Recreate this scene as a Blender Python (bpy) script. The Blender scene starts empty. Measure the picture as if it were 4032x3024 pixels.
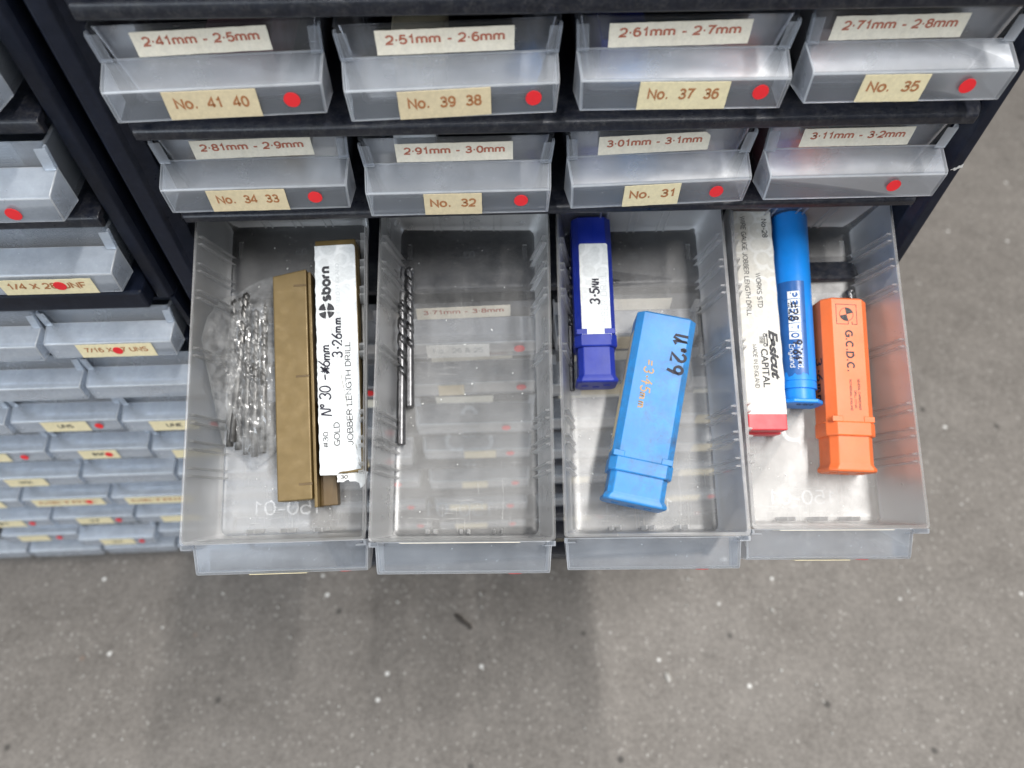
import bpy, bmesh, math, random
from mathutils import Matrix, Vector, noise

sc = bpy.context.scene
S = 0.001                      # everything below is written in millimetres
R = math.radians
PI = math.pi

# ------------------------------------------------------------------ camera
cam_d = bpy.data.cameras.new("camera")
cam = bpy.data.objects.new("camera", cam_d)
sc.collection.objects.link(cam)
CAM_R = Matrix(((0.9990544617802132, -0.042861692564816964, 0.00728407218025544),
                (0.03133005709629014, 0.8259279553962506, 0.5629044679314696),
                (-0.030143157090644253, -0.5621440098456505, 0.8264898682229329)))
m = CAM_R.transposed().to_4x4()
m.translation = Vector((81.1, -210.2, 113.3)) * S
cam.matrix_world = m
cam_d.sensor_width = 36
cam_d.lens = 24.956
cam_d.clip_start = 0.01
cam_d.clip_end = 60
cam_d.dof.use_dof = True
cam_d.dof.focus_distance = 0.262
cam_d.dof.aperture_fstop = 8.5
sc.camera = cam

# ------------------------------------------------------------------ world, lamps, exposure
world = bpy.data.worlds.new("World")
sc.world = world
world.use_nodes = True
bg = world.node_tree.nodes["Background"]
bg.inputs[0].default_value = (0.93, 0.97, 1.0, 1)
bg.inputs[1].default_value = 0.26


def area(name, loc, target, sx, sy, power, col, yaxis=None):
    d = bpy.data.lights.new(name, 'AREA')
    d.shape = 'RECTANGLE'
    d.size, d.size_y = sx, sy
    d.energy = power
    d.color = col
    o = bpy.data.objects.new(name, d)
    sc.collection.objects.link(o)
    loc, target = Vector(loc), Vector(target)
    z = (loc - target).normalized()
    y = Vector(yaxis or (0, 1, 0))
    x = y.cross(z).normalized()
    y = z.cross(x)
    mm = Matrix((x, y, z)).transposed().to_4x4()
    mm.translation = loc
    o.matrix_world = mm
    return o


# fluorescent tube running front to back, high up on the right
area("workshop_tube", (0.76, -0.25, 1.75), (0.1, -0.1, -0.2), 0.045, 1.5, 52, (1.0, 0.97, 0.93))
# second tube further left
area("workshop_tube", (-0.6, -0.85, 1.9), (0.0, -0.1, -0.2), 0.10, 1.5, 13, (1.0, 0.98, 0.95))
# open doorway, cool daylight from the front left
area("doorway_light", (-1.7, -1.9, 0.9), (-0.1, 0, -0.25), 1.4, 1.6, 34, (0.79, 0.89, 1.0), (0, 0, 1))

sc.view_settings.view_transform = 'Standard'
sc.view_settings.look = 'None'
sc.view_settings.exposure = 0.2
sc.view_settings.gamma = 1
sc.view_settings.use_curve_mapping = False
sc.render.engine = 'CYCLES'
cy = sc.cycles
cy.max_bounces = 16
cy.diffuse_bounces = 5
cy.glossy_bounces = 5
cy.transmission_bounces = 8
cy.transparent_max_bounces = 48
cy.use_denoising = True
cy.sample_clamp_indirect = 6


# ------------------------------------------------------------------ materials
def newmat(name):
    mt = bpy.data.materials.new(name)
    mt.use_nodes = True
    nt = mt.node_tree
    nt.nodes.clear()
    return mt, nt, nt.nodes.new('ShaderNodeOutputMaterial')


def N(nt, kind, **kw):
    n = nt.nodes.new(kind)
    for k, v in kw.items():
        if k.startswith('i_'):
            key = k[2:]
            n.inputs[int(key) if key.isdigit() else key.replace('_', ' ')].default_value = v
        else:
            setattr(n, k, v)
    return n


def L(nt, a, b):
    nt.links.new(a, b)


def coords(nt, scale=(1, 1, 1)):
    tc = N(nt, 'ShaderNodeTexCoord')
    mp = N(nt, 'ShaderNodeMapping')
    mp.inputs['Scale'].default_value = scale
    L(nt, tc.outputs['Object'], mp.inputs['Vector'])
    return mp.outputs['Vector']


def noise_n(nt, vec, scale, detail=4, rough=0.6):
    n = N(nt, 'ShaderNodeTexNoise')
    n.inputs['Scale'].default_value = scale
    n.inputs['Detail'].default_value = detail
    n.inputs['Roughness'].default_value = rough
    L(nt, vec, n.inputs['Vector'])
    return n.outputs[0]


def ramp(nt, fac, p0, p1, c0=(0, 0, 0, 1), c1=(1, 1, 1, 1)):
    r = N(nt, 'ShaderNodeValToRGB')
    r.color_ramp.elements[0].position = p0
    r.color_ramp.elements[1].position = p1
    r.color_ramp.elements[0].color = c0
    r.color_ramp.elements[1].color = c1
    L(nt, fac, r.inputs[0])
    return r.outputs[0]


def mixc(nt, fac, a, b, mode='MIX'):
    x = N(nt, 'ShaderNodeMix', data_type='RGBA', blend_type=mode)
    for sock, v in ((x.inputs[0], fac), (x.inputs[6], a), (x.inputs[7], b)):
        if hasattr(v, 'is_linked'):
            L(nt, v, sock)
        else:
            sock.default_value = v
    return x.outputs[2]


def math_n(nt, op, a, b=0.0):
    x = N(nt, 'ShaderNodeMath', operation=op)
    for sock, v in ((x.inputs[0], a), (x.inputs[1], b)):
        if hasattr(v, 'is_linked'):
            L(nt, v, sock)
        else:
            sock.default_value = v
    return x.outputs[0]


def plastic(name, col, rough=0.4, var=0.12, bump=0.05, nscale=120, spec=0.5, dirt=None, dirt_amt=0.5, sss=0.0, metallic=0.0):
    mt, nt, out = newmat(name)
    v = coords(nt)
    n = noise_n(nt, v, nscale, 6)
    lo = tuple(c * (1 - var) for c in col) + (1,)
    hi = tuple(min(1, c * (1 + var)) for c in col) + (1,)
    c = ramp(nt, n, 0.3, 0.7, lo, hi)
    if dirt:
        dn = math_n(nt, 'MULTIPLY', ramp(nt, noise_n(nt, v, nscale * 1.7, 8, 0.75), 0.42, 0.68), ramp(nt, noise_n(nt, v, nscale * 0.5, 3), 0.35, 0.7))
        f = math_n(nt, 'MULTIPLY', dn, dirt_amt)
        c = mixc(nt, f, c, dirt + (1,))
    b = N(nt, 'ShaderNodeBsdfPrincipled')
    L(nt, c, b.inputs['Base Color'])
    r = ramp(nt, noise_n(nt, v, nscale * 0.6, 5), 0.3, 0.7, (rough * 0.8,) * 3 + (1,), (min(1, rough * 1.25),) * 3 + (1,))
    L(nt, r, b.inputs['Roughness'])
    b.inputs['Specular IOR Level'].default_value = spec
    b.inputs['Metallic'].default_value = metallic
    if sss:
        b.inputs['Subsurface Weight'].default_value = sss
        b.inputs['Subsurface Radius'].default_value = (0.004, 0.002, 0.001)
        b.inputs['Subsurface Scale'].default_value = 1.0
    bp = N(nt, 'ShaderNodeBump')
    bp.inputs['Strength'].default_value = bump
    bp.inputs['Distance'].default_value = 0.0003
    L(nt, noise_n(nt, v, nscale * 6, 4), bp.inputs['Height'])
    L(nt, bp.outputs[0], b.inputs['Normal'])
    L(nt, b.outputs[0], out.inputs[0])
    return mt


def frosted(name, scatter=0.25, col=(0.80, 0.84, 0.88), rough=0.22, scratch=0.5, gloss=0.09, dust=0.5, floor_scatter=0.0, tint=(0.955, 0.965, 0.975)):
    """milky polypropylene: lets light through, scatters some of it, soft sheen"""
    mt, nt, out = newmat(name)
    v = coords(nt)
    vs = coords(nt, (900, 60, 400))
    vs2 = coords(nt, (70, 700, 400))
    tr = N(nt, 'ShaderNodeBsdfTransparent')
    tr.inputs[0].default_value = tint + (1,)
    df = N(nt, 'ShaderNodeBsdfDiffuse')
    df.inputs[0].default_value = col + (1,)
    tl = N(nt, 'ShaderNodeBsdfTranslucent')
    tl.inputs[0].default_value = col + (1,)
    sca = N(nt, 'ShaderNodeMixShader')
    sca.inputs[0].default_value = 0.45
    L(nt, df.outputs[0], sca.inputs[1])
    L(nt, tl.outputs[0], sca.inputs[2])
    # scatter amount: clouding + fine scratches + dust specks
    cloud = ramp(nt, noise_n(nt, v, 55, 6, 0.65), 0.3, 0.75, (0.7,) * 3 + (1,), (1.35,) * 3 + (1,))
    s1 = ramp(nt, noise_n(nt, vs, 1.0, 3, 0.6), 0.62, 0.78)
    s2 = ramp(nt, noise_n(nt, vs2, 1.0, 3, 0.6), 0.62, 0.78)
    patch = ramp(nt, noise_n(nt, v, 38, 3), 0.42, 0.66)
    ss = math_n(nt, 'MULTIPLY', math_n(nt, 'ADD', s1, s2), patch)
    vo = N(nt, 'ShaderNodeTexVoronoi')
    vo.inputs['Scale'].default_value = 420
    L(nt, v, vo.inputs['Vector'])
    spk = ramp(nt, vo.outputs['Distance'], 0.05, 0.11, (1, 1, 1, 1), (0, 0, 0, 1))
    spm = ramp(nt, noise_n(nt, v, 160, 3), 0.52, 0.6)
    spk = math_n(nt, 'MULTIPLY', spk, spm)
    f = math_n(nt, 'MULTIPLY', cloud, scatter)
    if floor_scatter:                        # floor scuffed by loose metal; reflected sheen towards the front painted in as scatter
        sp = N(nt, 'ShaderNodeSeparateXYZ')
        L(nt, N(nt, 'ShaderNodeTexCoord').outputs['Object'], sp.inputs[0])
        fl_ = ramp(nt, math_n(nt, 'MULTIPLY', sp.outputs[2], -1.0), 0.0255, 0.0262)
        front_sheen = ramp(nt, sp.outputs[1], 0.04, 0.10, (1, 1, 1, 1), (0.06, 0.06, 0.06, 1))
        wob = ramp(nt, noise_n(nt, v, 24, 5), 0.3, 0.7, (.75,) * 3 + (1,), (1.15,) * 3 + (1,))
        f = math_n(nt, 'MULTIPLY', f, math_n(nt, 'SUBTRACT', 1.0, math_n(nt, 'MULTIPLY', fl_, 0.65)))
        f = math_n(nt, 'ADD', f, math_n(nt, 'MULTIPLY', math_n(nt, 'MULTIPLY', math_n(nt, 'MULTIPLY', fl_, front_sheen), wob), floor_scatter))
        ss = math_n(nt, 'MULTIPLY', ss, math_n(nt, 'ADD', math_n(nt, 'MULTIPLY', fl_, 0.88), 0.12))
    f = math_n(nt, 'ADD', f, math_n(nt, 'MULTIPLY', ss, scratch * 0.35))
    f = math_n(nt, 'ADD', f, math_n(nt, 'MULTIPLY', spk, dust))
    fc = N(nt, 'ShaderNodeClamp')
    L(nt, f, fc.inputs[0])
    fc.inputs['Max'].default_value = 0.95
    mx = N(nt, 'ShaderNodeMixShader')
    L(nt, fc.outputs[0], mx.inputs[0])
    L(nt, tr.outputs[0], mx.inputs[1])
    L(nt, sca.outputs[0], mx.inputs[2])
    gl = N(nt, 'ShaderNodeBsdfGlossy')
    gl.inputs['Color'].default_value = (1, 1, 1, 1)
    rr = ramp(nt, noise_n(nt, v, 90, 5), 0.3, 0.7, (rough * 0.75,) * 3 + (1,), (rough * 1.3,) * 3 + (1,))
    L(nt, rr, gl.inputs['Roughness'])
    bp = N(nt, 'ShaderNodeBump')
    bp.inputs['Strength'].default_value = 0.12
    bp.inputs['Distance'].default_value = 0.0004
    L(nt, noise_n(nt, v, 260, 5), bp.inputs['Height'])
    L(nt, bp.outputs[0], gl.inputs['Normal'])
    L(nt, bp.outputs[0], df.inputs['Normal'])
    lw = N(nt, 'ShaderNodeFresnel')
    lw.inputs[0].default_value = 1.42
    gf = math_n(nt, 'ADD', math_n(nt, 'MULTIPLY', lw.outputs[0], 0.75), gloss * 0.3)
    fin = N(nt, 'ShaderNodeMixShader')
    L(nt, gf, fin.inputs[0])
    L(nt, mx.outputs[0], fin.inputs[1])
    L(nt, gl.outputs[0], fin.inputs[2])
    L(nt, fin.outputs[0], out.inputs[0])
    return mt


def paper(name, col, stain=(0.5, 0.42, 0.28), amt=0.35, pattern=False):
    mt, nt, out = newmat(name)
    v = coords(nt)
    c = ramp(nt, noise_n(nt, v, 700, 6, 0.75), 0.35, 0.65, tuple(x * 0.9 for x in col) + (1,), tuple(min(1, x * 1.06) for x in col) + (1,))
    f = math_n(nt, 'MULTIPLY', ramp(nt, noise_n(nt, v, 130, 7, 0.7), 0.48, 0.75), amt)
    c = mixc(nt, f, c, stain + (1,))
    if pattern:                                   # faint printed security pattern of rings
        vo = N(nt, 'ShaderNodeTexVoronoi')
        vo.inputs['Scale'].default_value = 130
        L(nt, v, vo.inputs['Vector'])
        w = math_n(nt, 'SINE', math_n(nt, 'MULTIPLY', vo.outputs['Distance'], 14))
        c = mixc(nt, math_n(nt, 'MULTIPLY', ramp(nt, w, 0.3, 0.9), 0.30), c, (0.93, 0.94, 0.95, 1))
    b = N(nt, 'ShaderNodeBsdfPrincipled')
    L(nt, c, b.inputs['Base Color'])
    b.inputs['Roughness'].default_value = 0.6
    b.inputs['Specular IOR Level'].default_value = 0.3
    L(nt, b.outputs[0], out.inputs[0])
    return mt


def ink(name, col, fade=0.25, thr=0.62):
    """ink that has worn away in small patches is left as paler ink"""
    mt, nt, out = newmat(name)
    v = coords(nt)
    c = ramp(nt, noise_n(nt, v, 1500, 4, 0.7), thr - 0.12, thr + 0.1, col + (1,), tuple(min(1, x + fade) for x in col) + (1,))
    b = N(nt, 'ShaderNodeBsdfPrincipled')
    L(nt, c, b.inputs['Base Color'])
    b.inputs['Roughness'].default_value = 0.55
    b.inputs['Specular IOR Level'].default_value = 0.3
    L(nt, b.outputs[0], out.inputs[0])
    return mt


def concrete():
    mt, nt, out = newmat("concrete_floor")
    v = coords(nt)
    c = ramp(nt, noise_n(nt, v, 5.5, 8, 0.62), 0.3, 0.72, (0.118, 0.104, 0.091, 1), (0.232, 0.212, 0.192, 1))
    c = mixc(nt, 0.55, c, ramp(nt, noise_n(nt, v, 26, 8, 0.7), 0.32, 0.7, (0.106, 0.095, 0.085, 1), (0.248, 0.227, 0.206, 1)))
    c = mixc(nt, 0.33, c, ramp(nt, noise_n(nt, v, 300, 6, 0.75), 0.35, 0.68, (0.062, 0.056, 0.051, 1), (0.345, 0.32, 0.295, 1)))

    def specks(scale, lo, hi, mscale, m0, m1, col, c, amt):
        vo = N(nt, 'ShaderNodeTexVoronoi')
        vo.inputs['Scale'].default_value = scale
        L(nt, v, vo.inputs['Vector'])
        d = ramp(nt, vo.outputs['Distance'], lo, hi, (1, 1, 1, 1), (0, 0, 0, 1))
        w = ramp(nt, vo.outputs['Color'], m0, m1)
        f = math_n(nt, 'MULTIPLY', math_n(nt, 'MULTIPLY', d, w), amt)
        return mixc(nt, f, c, col)
    c = specks(120, 0.10, 0.2, 9, 0.52, 0.6, (0.52, 0.505, 0.475, 1), c, 0.38)
    c = specks(210, 0.14, 0.26, 9, 0.50, 0.56, (0.40, 0.385, 0.36, 1), c, 0.5)
    c = specks(50, 0.05, 0.11, 5, 0.70, 0.73, (0.8, 0.8, 0.78, 1), c, 0.8)
    c = specks(34, 0.05, 0.12, 5, 0.60, 0.64, (0.03, 0.028, 0.026, 1), c, 0.8)
    c = specks(22, 0.03, 0.09, 5, 0.63, 0.66, (0.42, 0.2, 0.1, 1), c, 0.55)
    b = N(nt, 'ShaderNodeBsdfPrincipled')
    L(nt, c, b.inputs['Base Color'])
    r = ramp(nt, noise_n(nt, v, 12, 6), 0.3, 0.7, (0.5,) * 3 + (1,), (0.72,) * 3 + (1,))
    L(nt, r, b.inputs['Roughness'])
    bp = N(nt, 'ShaderNodeBump')
    bp.inputs['Strength'].default_value = 0.35
    bp.inputs['Distance'].default_value = 0.001
    L(nt, noise_n(nt, v, 320, 6, 0.7), bp.inputs['Height'])
    L(nt, bp.outputs[0], b.inputs['Normal'])
    L(nt, b.outputs[0], out.inputs[0])
    return mt


def steel(name, col, rough):
    mt, nt, out = newmat(name)
    v = coords(nt)
    b = N(nt, 'ShaderNodeBsdfPrincipled')
    c = ramp(nt, noise_n(nt, v, 500, 5), 0.3, 0.7, tuple(x * 0.7 for x in col) + (1,), tuple(min(1, x * 1.25) for x in col) + (1,))
    L(nt, c, b.inputs['Base Color'])
    b.inputs['Metallic'].default_value = 0.9
    b.inputs['Roughness'].default_value = rough
    L(nt, b.outputs[0], out.inputs[0])
    return mt


def film(name):
    mt, nt, out = newmat(name)
    v = coords(nt)
    tr = N(nt, 'ShaderNodeBsdfTransparent')
    tr.inputs[0].default_value = (0.97, 0.975, 0.98, 1)
    df = N(nt, 'ShaderNodeBsdfDiffuse')
    df.inputs[0].default_value = (0.85, 0.86, 0.87, 1)
    gl = N(nt, 'ShaderNodeBsdfGlossy')
    gl.inputs['Roughness'].default_value = 0.17
    bp = N(nt, 'ShaderNodeBump')
    bp.inputs['Strength'].default_value = 0.35
    bp.inputs['Distance'].default_value = 0.0012
    h = math_n(nt, 'ADD', noise_n(nt, v, 190, 2, 0.5), math_n(nt, 'MULTIPLY', noise_n(nt, coords(nt, (1, .35, 1)), 420, 3), 0.5))
    L(nt, h, bp.inputs['Height'])
    L(nt, bp.outputs[0], gl.inputs['Normal'])
    m1 = N(nt, 'ShaderNodeMixShader')
    cl = ramp(nt, noise_n(nt, v, 160, 6, 0.7), 0.4, 0.75, (0.06,) * 3 + (1,), (0.34,) * 3 + (1,))
    L(nt, cl, m1.inputs[0])
    L(nt, tr.outputs[0], m1.inputs[1])
    L(nt, df.outputs[0], m1.inputs[2])
    lw = N(nt, 'ShaderNodeLayerWeight')
    lw.inputs[0].default_value = 0.35
    L(nt, bp.outputs[0], lw.inputs['Normal'])
    f = math_n(nt, 'ADD', math_n(nt, 'MULTIPLY', lw.outputs['Fresnel'], 0.6), 0.06)
    m2 = N(nt, 'ShaderNodeMixShader')
    L(nt, f, m2.inputs[0])
    L(nt, m1.outputs[0], m2.inputs[1])
    L(nt, gl.outputs[0], m2.inputs[2])
    L(nt, m2.outputs[0], out.inputs[0])
    return mt


M = dict(
    frost=frosted("clear_polypropylene", 0.022, dust=0.25, scratch=0.12, gloss=0.02, tint=(0.93, 0.945, 0.975)),
    frost_handle=frosted("frosted_polypropylene", 0.17, (0.75, 0.805, 0.88), dust=0.5, scratch=0.2, rough=0.36, gloss=0.03, tint=(0.94, 0.955, 0.98)),
    frost_open=frosted("scuffed_polypropylene", 0.05, (0.83, 0.83, 0.82), scratch=0.7, dust=0.5, rough=0.36, floor_scatter=0.22, gloss=0.04, tint=(0.94, 0.943, 0.948)),
    frost_empty=frosted("worn_polypropylene", 0.048, (0.83, 0.83, 0.82), scratch=1.0, dust=0.4, rough=0.3, floor_scatter=0.125, gloss=0.04, tint=(0.94, 0.943, 0.948)),
    frost_daylit=frosted("daylit_polypropylene", 0.10, (0.80, 0.87, 0.96), dust=0.2, scratch=0.2, tint=(0.93, 0.96, 1.0)),  # left drawers: cool daylight tint put into the plastic's colour
    frost_daylit_handle=frosted("daylit_frosted_polypropylene", 0.34, (0.82, 0.885, 0.97), dust=0.3, scratch=0.2, tint=(0.93, 0.96, 1.0)),  # their handles: daylight brightness put into colour and scatter
    edge=frosted("edge_highlight_polypropylene", 0.55, (0.87, 0.9, 0.94), dust=0.2, scratch=0.1, rough=0.3),  # bevel faces of handles: edge highlight painted in as extra scatter
    edge_clear=frosted("clear_polypropylene_edge", 0.36, (0.82, 0.86, 0.9), dust=0.2, scratch=0.1, rough=0.3),
    emboss=frosted("embossed_polypropylene", 0.09, scratch=0.2, dust=0.1),
    black=plastic("black_cabinet_plastic", (0.006, 0.0088, 0.019), 0.34, 0.25, 0.2, 300, spec=0.3, dirt=(0.07, 0.068, 0.065), dirt_amt=0.16),
    dusty=plastic("dusty_black_plastic", (0.008, 0.010, 0.018), 0.33, 0.3, 0.25, 620, dirt=(0.2, 0.185, 0.16), dirt_amt=0.34),
    floor=concrete(),
    cream=paper("cream_label_paper", (0.80, 0.745, 0.62), amt=0.22),
    tan=paper("tan_label_paper", (0.72, 0.61, 0.40), amt=0.3),
    tan2=paper("yellow_label_paper", (0.80, 0.71, 0.46), amt=0.2),
    white=paper("white_label_paper", (0.64, 0.66, 0.665), (0.55, 0.54, 0.5), 0.3, True),
    aged=paper("aged_label_paper", (0.67, 0.65, 0.60), (0.52, 0.46, 0.36), 0.35, True),
    plainwhite=paper("plain_white_paper", (0.80, 0.81, 0.80), amt=0.1),
    redink=ink("brown_red_ink", (0.42, 0.13, 0.075), 0.16),
    brownink=ink("brown_ink", (0.40, 0.165, 0.06), 0.15),
    darkink=ink("black_print", (0.025, 0.025, 0.03), 0.10),
    pen=ink("marker_pen", (0.018, 0.017, 0.03), 0.06, 0.7),
    faded=ink("faded_marker", (0.42, 0.27, 0.13), 0.1),
    greyink=ink("grey_print", (0.50, 0.52, 0.53), 0.12),
    dot=plastic("red_sticker", (0.80, 0.022, 0.03), 0.5, 0.08, 0.02),
    bronze=plastic("bronze_plastic", (0.150, 0.102, 0.036), 0.4, 0.06, 0.08, 320, dirt=(0.14, 0.09, 0.04), dirt_amt=0.12, metallic=0.3),
    bronze_dark=plastic("brown_plastic", (0.10, 0.062, 0.022), 0.38, 0.15, 0.05, 160, metallic=0.2),
    navy=plastic("dark_blue_plastic", (0.006, 0.022, 0.27), 0.38, 0.12, 0.08, 110, dirt=(0.04, 0.06, 0.32), dirt_amt=0.4),
    blue=plastic("light_blue_plastic", (0.028, 0.225, 0.56), 0.42, 0.12, 0.06, 110, dirt=(0.06, 0.10, 0.18), dirt_amt=0.95),
    tube=plastic("bright_blue_plastic", (0.007, 0.225, 0.72), 0.4, 0.08, 0.05, 110, dirt=(0.02, 0.12, 0.4), dirt_amt=0.3),
    tubelabel=plastic("blue_film_label", (0.015, 0.10, 0.33), 0.32, 0.15, 0.03, 200),
    orange=plastic("orange_plastic", (0.74, 0.155, 0.042), 0.4, 0.07, 0.05, 110, dirt=(0.5, 0.12, 0.03), dirt_amt=0.5, sss=0.12),
    red=plastic("red_plastic", (0.60, 0.03, 0.045), 0.4, 0.1, 0.05, 110),
    pink=plastic("pink_card", (0.36, 0.16, 0.19), 0.6, 0.1),
    beige=plastic("beige_card", (0.45, 0.38, 0.33), 0.6, 0.1),
    green=plastic("green_plastic", (0.01, 0.13, 0.07), 0.4, 0.1, 0.05, 110),
    steel=steel("bright_steel", (0.17, 0.167, 0.163), 0.4),
    blacksteel=steel("blackened_steel", (0.15, 0.15, 0.155), 0.34),
    film=film("clear_bag_film"),
    chipw=plastic("pale_chip", (0.6, 0.6, 0.58), 0.6, 0.1),
    pebble=plastic("pale_grit", (0.42, 0.41, 0.385), 0.45, 0.2),
    grit_dark=plastic("dark_grit", (0.06, 0.053, 0.048), 0.7, 0.2),
)

# ------------------------------------------------------------------ mesh helpers
COL = sc.collection


def obj(name, bm, mat, parent=None, smooth=None, bevel=None, solid=None):
    if bm is not None and not isinstance(bm, bpy.types.Mesh):
        bmesh.ops.recalc_face_normals(bm, faces=bm.faces)
        me = bpy.data.meshes.new(name)
        bm.to_mesh(me)
        bm.free()
    else:
        me = bm
    me.materials.clear()
    me.materials.append(M[mat] if isinstance(mat, str) else mat)
    o = bpy.data.objects.new(name, me)
    COL.objects.link(o)
    if parent:
        o.parent = parent
    if solid:
        md = o.modifiers.new("solid", 'SOLIDIFY')
        md.thickness = solid * S
        md.offset = -1
    if bevel:
        md = o.modifiers.new("bevel", 'BEVEL')
        md.width = bevel * S
        md.segments = 2
        md.limit_method = 'ANGLE'
        md.angle_limit = R(35)
    if smooth:
        for p in me.polygons:
            p.use_smooth = True
        me.set_sharp_from_angle(angle=R(smooth))
    return o


def thing(name, label, cat, mat4=None, group=None, kind=None):
    o = bpy.data.objects.new(name, None)
    o.empty_display_size = 0.01
    COL.objects.link(o)
    if mat4 is not None:
        o.matrix_world = mat4
    return tag(o, label, cat, group, kind)


def tag(o, label, cat, group=None, kind=None):
    if label:
        o['label'] = label
    if cat:
        o['category'] = cat
    if group:
        o['group'] = group
    if kind:
        o['kind'] = kind
    return o


def T(x, y, z):
    return Matrix.Translation(Vector((x, y, z)) * S)


def hexa(bm, a, b):
    """box from corner a to corner b (mm)"""
    x0, y0, z0 = a
    x1, y1, z1 = b
    return hexa8(bm, [(x0, y0, z0), (x1, y0, z0), (x1, y1, z0), (x0, y1, z0), (x0, y0, z1), (x1, y0, z1), (x1, y1, z1), (x0, y1, z1)])


def hexa8(bm, p):
    v = [bm.verts.new(Vector(q) * S) for q in p]
    for f in ((0, 1, 2, 3), (4, 5, 6, 7), (0, 1, 5, 4), (1, 2, 6, 5), (2, 3, 7, 6), (3, 0, 4, 7)):
        bm.faces.new([v[i] for i in f])
    return v


def box(a, b):
    bm = bmesh.new()
    hexa(bm, a, b)
    return bm


def prism_yz(bm, prof, x0, x1):
    """profile [(y,z)] swept from x0 to x1"""
    a = [bm.verts.new(Vector((x0, y, z)) * S) for y, z in prof]
    b = [bm.verts.new(Vector((x1, y, z)) * S) for y, z in prof]
    bm.faces.new(a)
    bm.faces.new(b)
    n = len(prof)
    for i in range(n):
        bm.faces.new((a[i], a[(i + 1) % n], b[(i + 1) % n], b[i]))


def loft(bm, rings, cap=True):
    """rings: lists of (x,y,z) mm with equal counts"""
    vs = [[bm.verts.new(Vector(p) * S) for p in r] for r in rings]
    n = len(rings[0])
    for r0, r1 in zip(vs, vs[1:]):
        for i in range(n):
            bm.faces.new((r0[i], r0[(i + 1) % n], r1[(i + 1) % n], r1[i]))
    if cap:
        bm.faces.new(vs[0])
        bm.faces.new(vs[-1])
    return vs


def flat(o, u, v, n):
    """maps (a, b, depth) in mm onto a plane"""
    o, u, v, n = Vector(o), Vector(u).normalized(), Vector(v).normalized(), Vector(n).normalized()
    return lambda a, b, d: o + u * a + v * b + n * d


def plate(mp, pts, d0, d1, seg=None):
    """polygon [(a,b)] as a thin slab on the mapped surface"""
    bm = bmesh.new()
    lo = [bm.verts.new(Vector(mp(a, b, d0)) * S) for a, b in pts]
    hi = [bm.verts.new(Vector(mp(a, b, d1)) * S) for a, b in pts]
    bm.faces.new(lo)
    bm.faces.new(hi)
    n = len(pts)
    for i in range(n):
        bm.faces.new((lo[i], lo[(i + 1) % n], hi[(i + 1) % n], hi[i]))
    return bm


def rrect(w, h, r=0.8, cx=0, cy=0, seg=4):
    out = []
    for (sx, sy, a0) in ((1, 1, 0), (-1, 1, 90), (-1, -1, 180), (1, -1, 270)):
        for i in range(seg + 1):
            a = R(a0 + 90 * i / seg)
            out.append((cx + sx * (w / 2 - r) + r * math.cos(a), cy + sy * (h / 2 - r) + r * math.sin(a)))
    return out


def ragged(pts, amt, seed, step=1.2):
    rnd = random.Random(seed)
    out = []
    n = len(pts)
    for i in range(n):
        a, b = Vector(pts[i]), Vector(pts[(i + 1) % n])
        k = max(1, int((b - a).length / step))
        for j in range(k):
            p = a.lerp(b, j / k)
            out.append((p.x + rnd.uniform(-amt, amt), p.y + rnd.uniform(-amt, amt)))
    return out


def serif_bm(s, mp, width=None, height=2.0, depth=0.05, bold=0.0, slant=0.0, mirror=False, align='C', d0=0.0):
    """letters as a thin mesh on a mapped surface; width/height in mm"""
    cu = bpy.data.curves.new("t", 'FONT')
    cu.body = s
    cu.size = 1.0
    cu.offset = bold
    cu.shear = slant
    cu.resolution_u = 3
    o = bpy.data.objects.new("t", cu)
    COL.objects.link(o)
    dg = bpy.context.evaluated_depsgraph_get()
    me = bpy.data.meshes.new_from_object(o.evaluated_get(dg))
    bpy.data.objects.remove(o)
    bpy.data.curves.remove(cu)
    bm = bmesh.new()
    bm.from_mesh(me)
    bpy.data.meshes.remove(me)
    xs = [v.co.x for v in bm.verts]
    ys = [v.co.y for v in bm.verts]
    x0, x1 = min(xs), max(xs)
    y0, y1 = min(ys), max(ys)
    sy = height / 0.73
    sx = (width / (x1 - x0)) if width else sy
    for v in bm.verts:
        a = (v.co.x - x0) * sx
        b = v.co.y * sy - height / 2
        a -= (x1 - x0) * sx / 2 if align == 'C' else 0
        if mirror:
            a = -a
        v.co = Vector(mp(a, b, d0 + depth)) * S
    return bm


# ---- handwriting: every glyph is a few pen strokes in a box 0.62 wide and 1 high
def arc(cx, cy, rx, ry, a0, a1, n=10):
    return [(cx + rx * math.cos(R(a0 + (a1 - a0) * i / n)), cy + ry * math.sin(R(a0 + (a1 - a0) * i / n))) for i in range(n + 1)]


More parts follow.
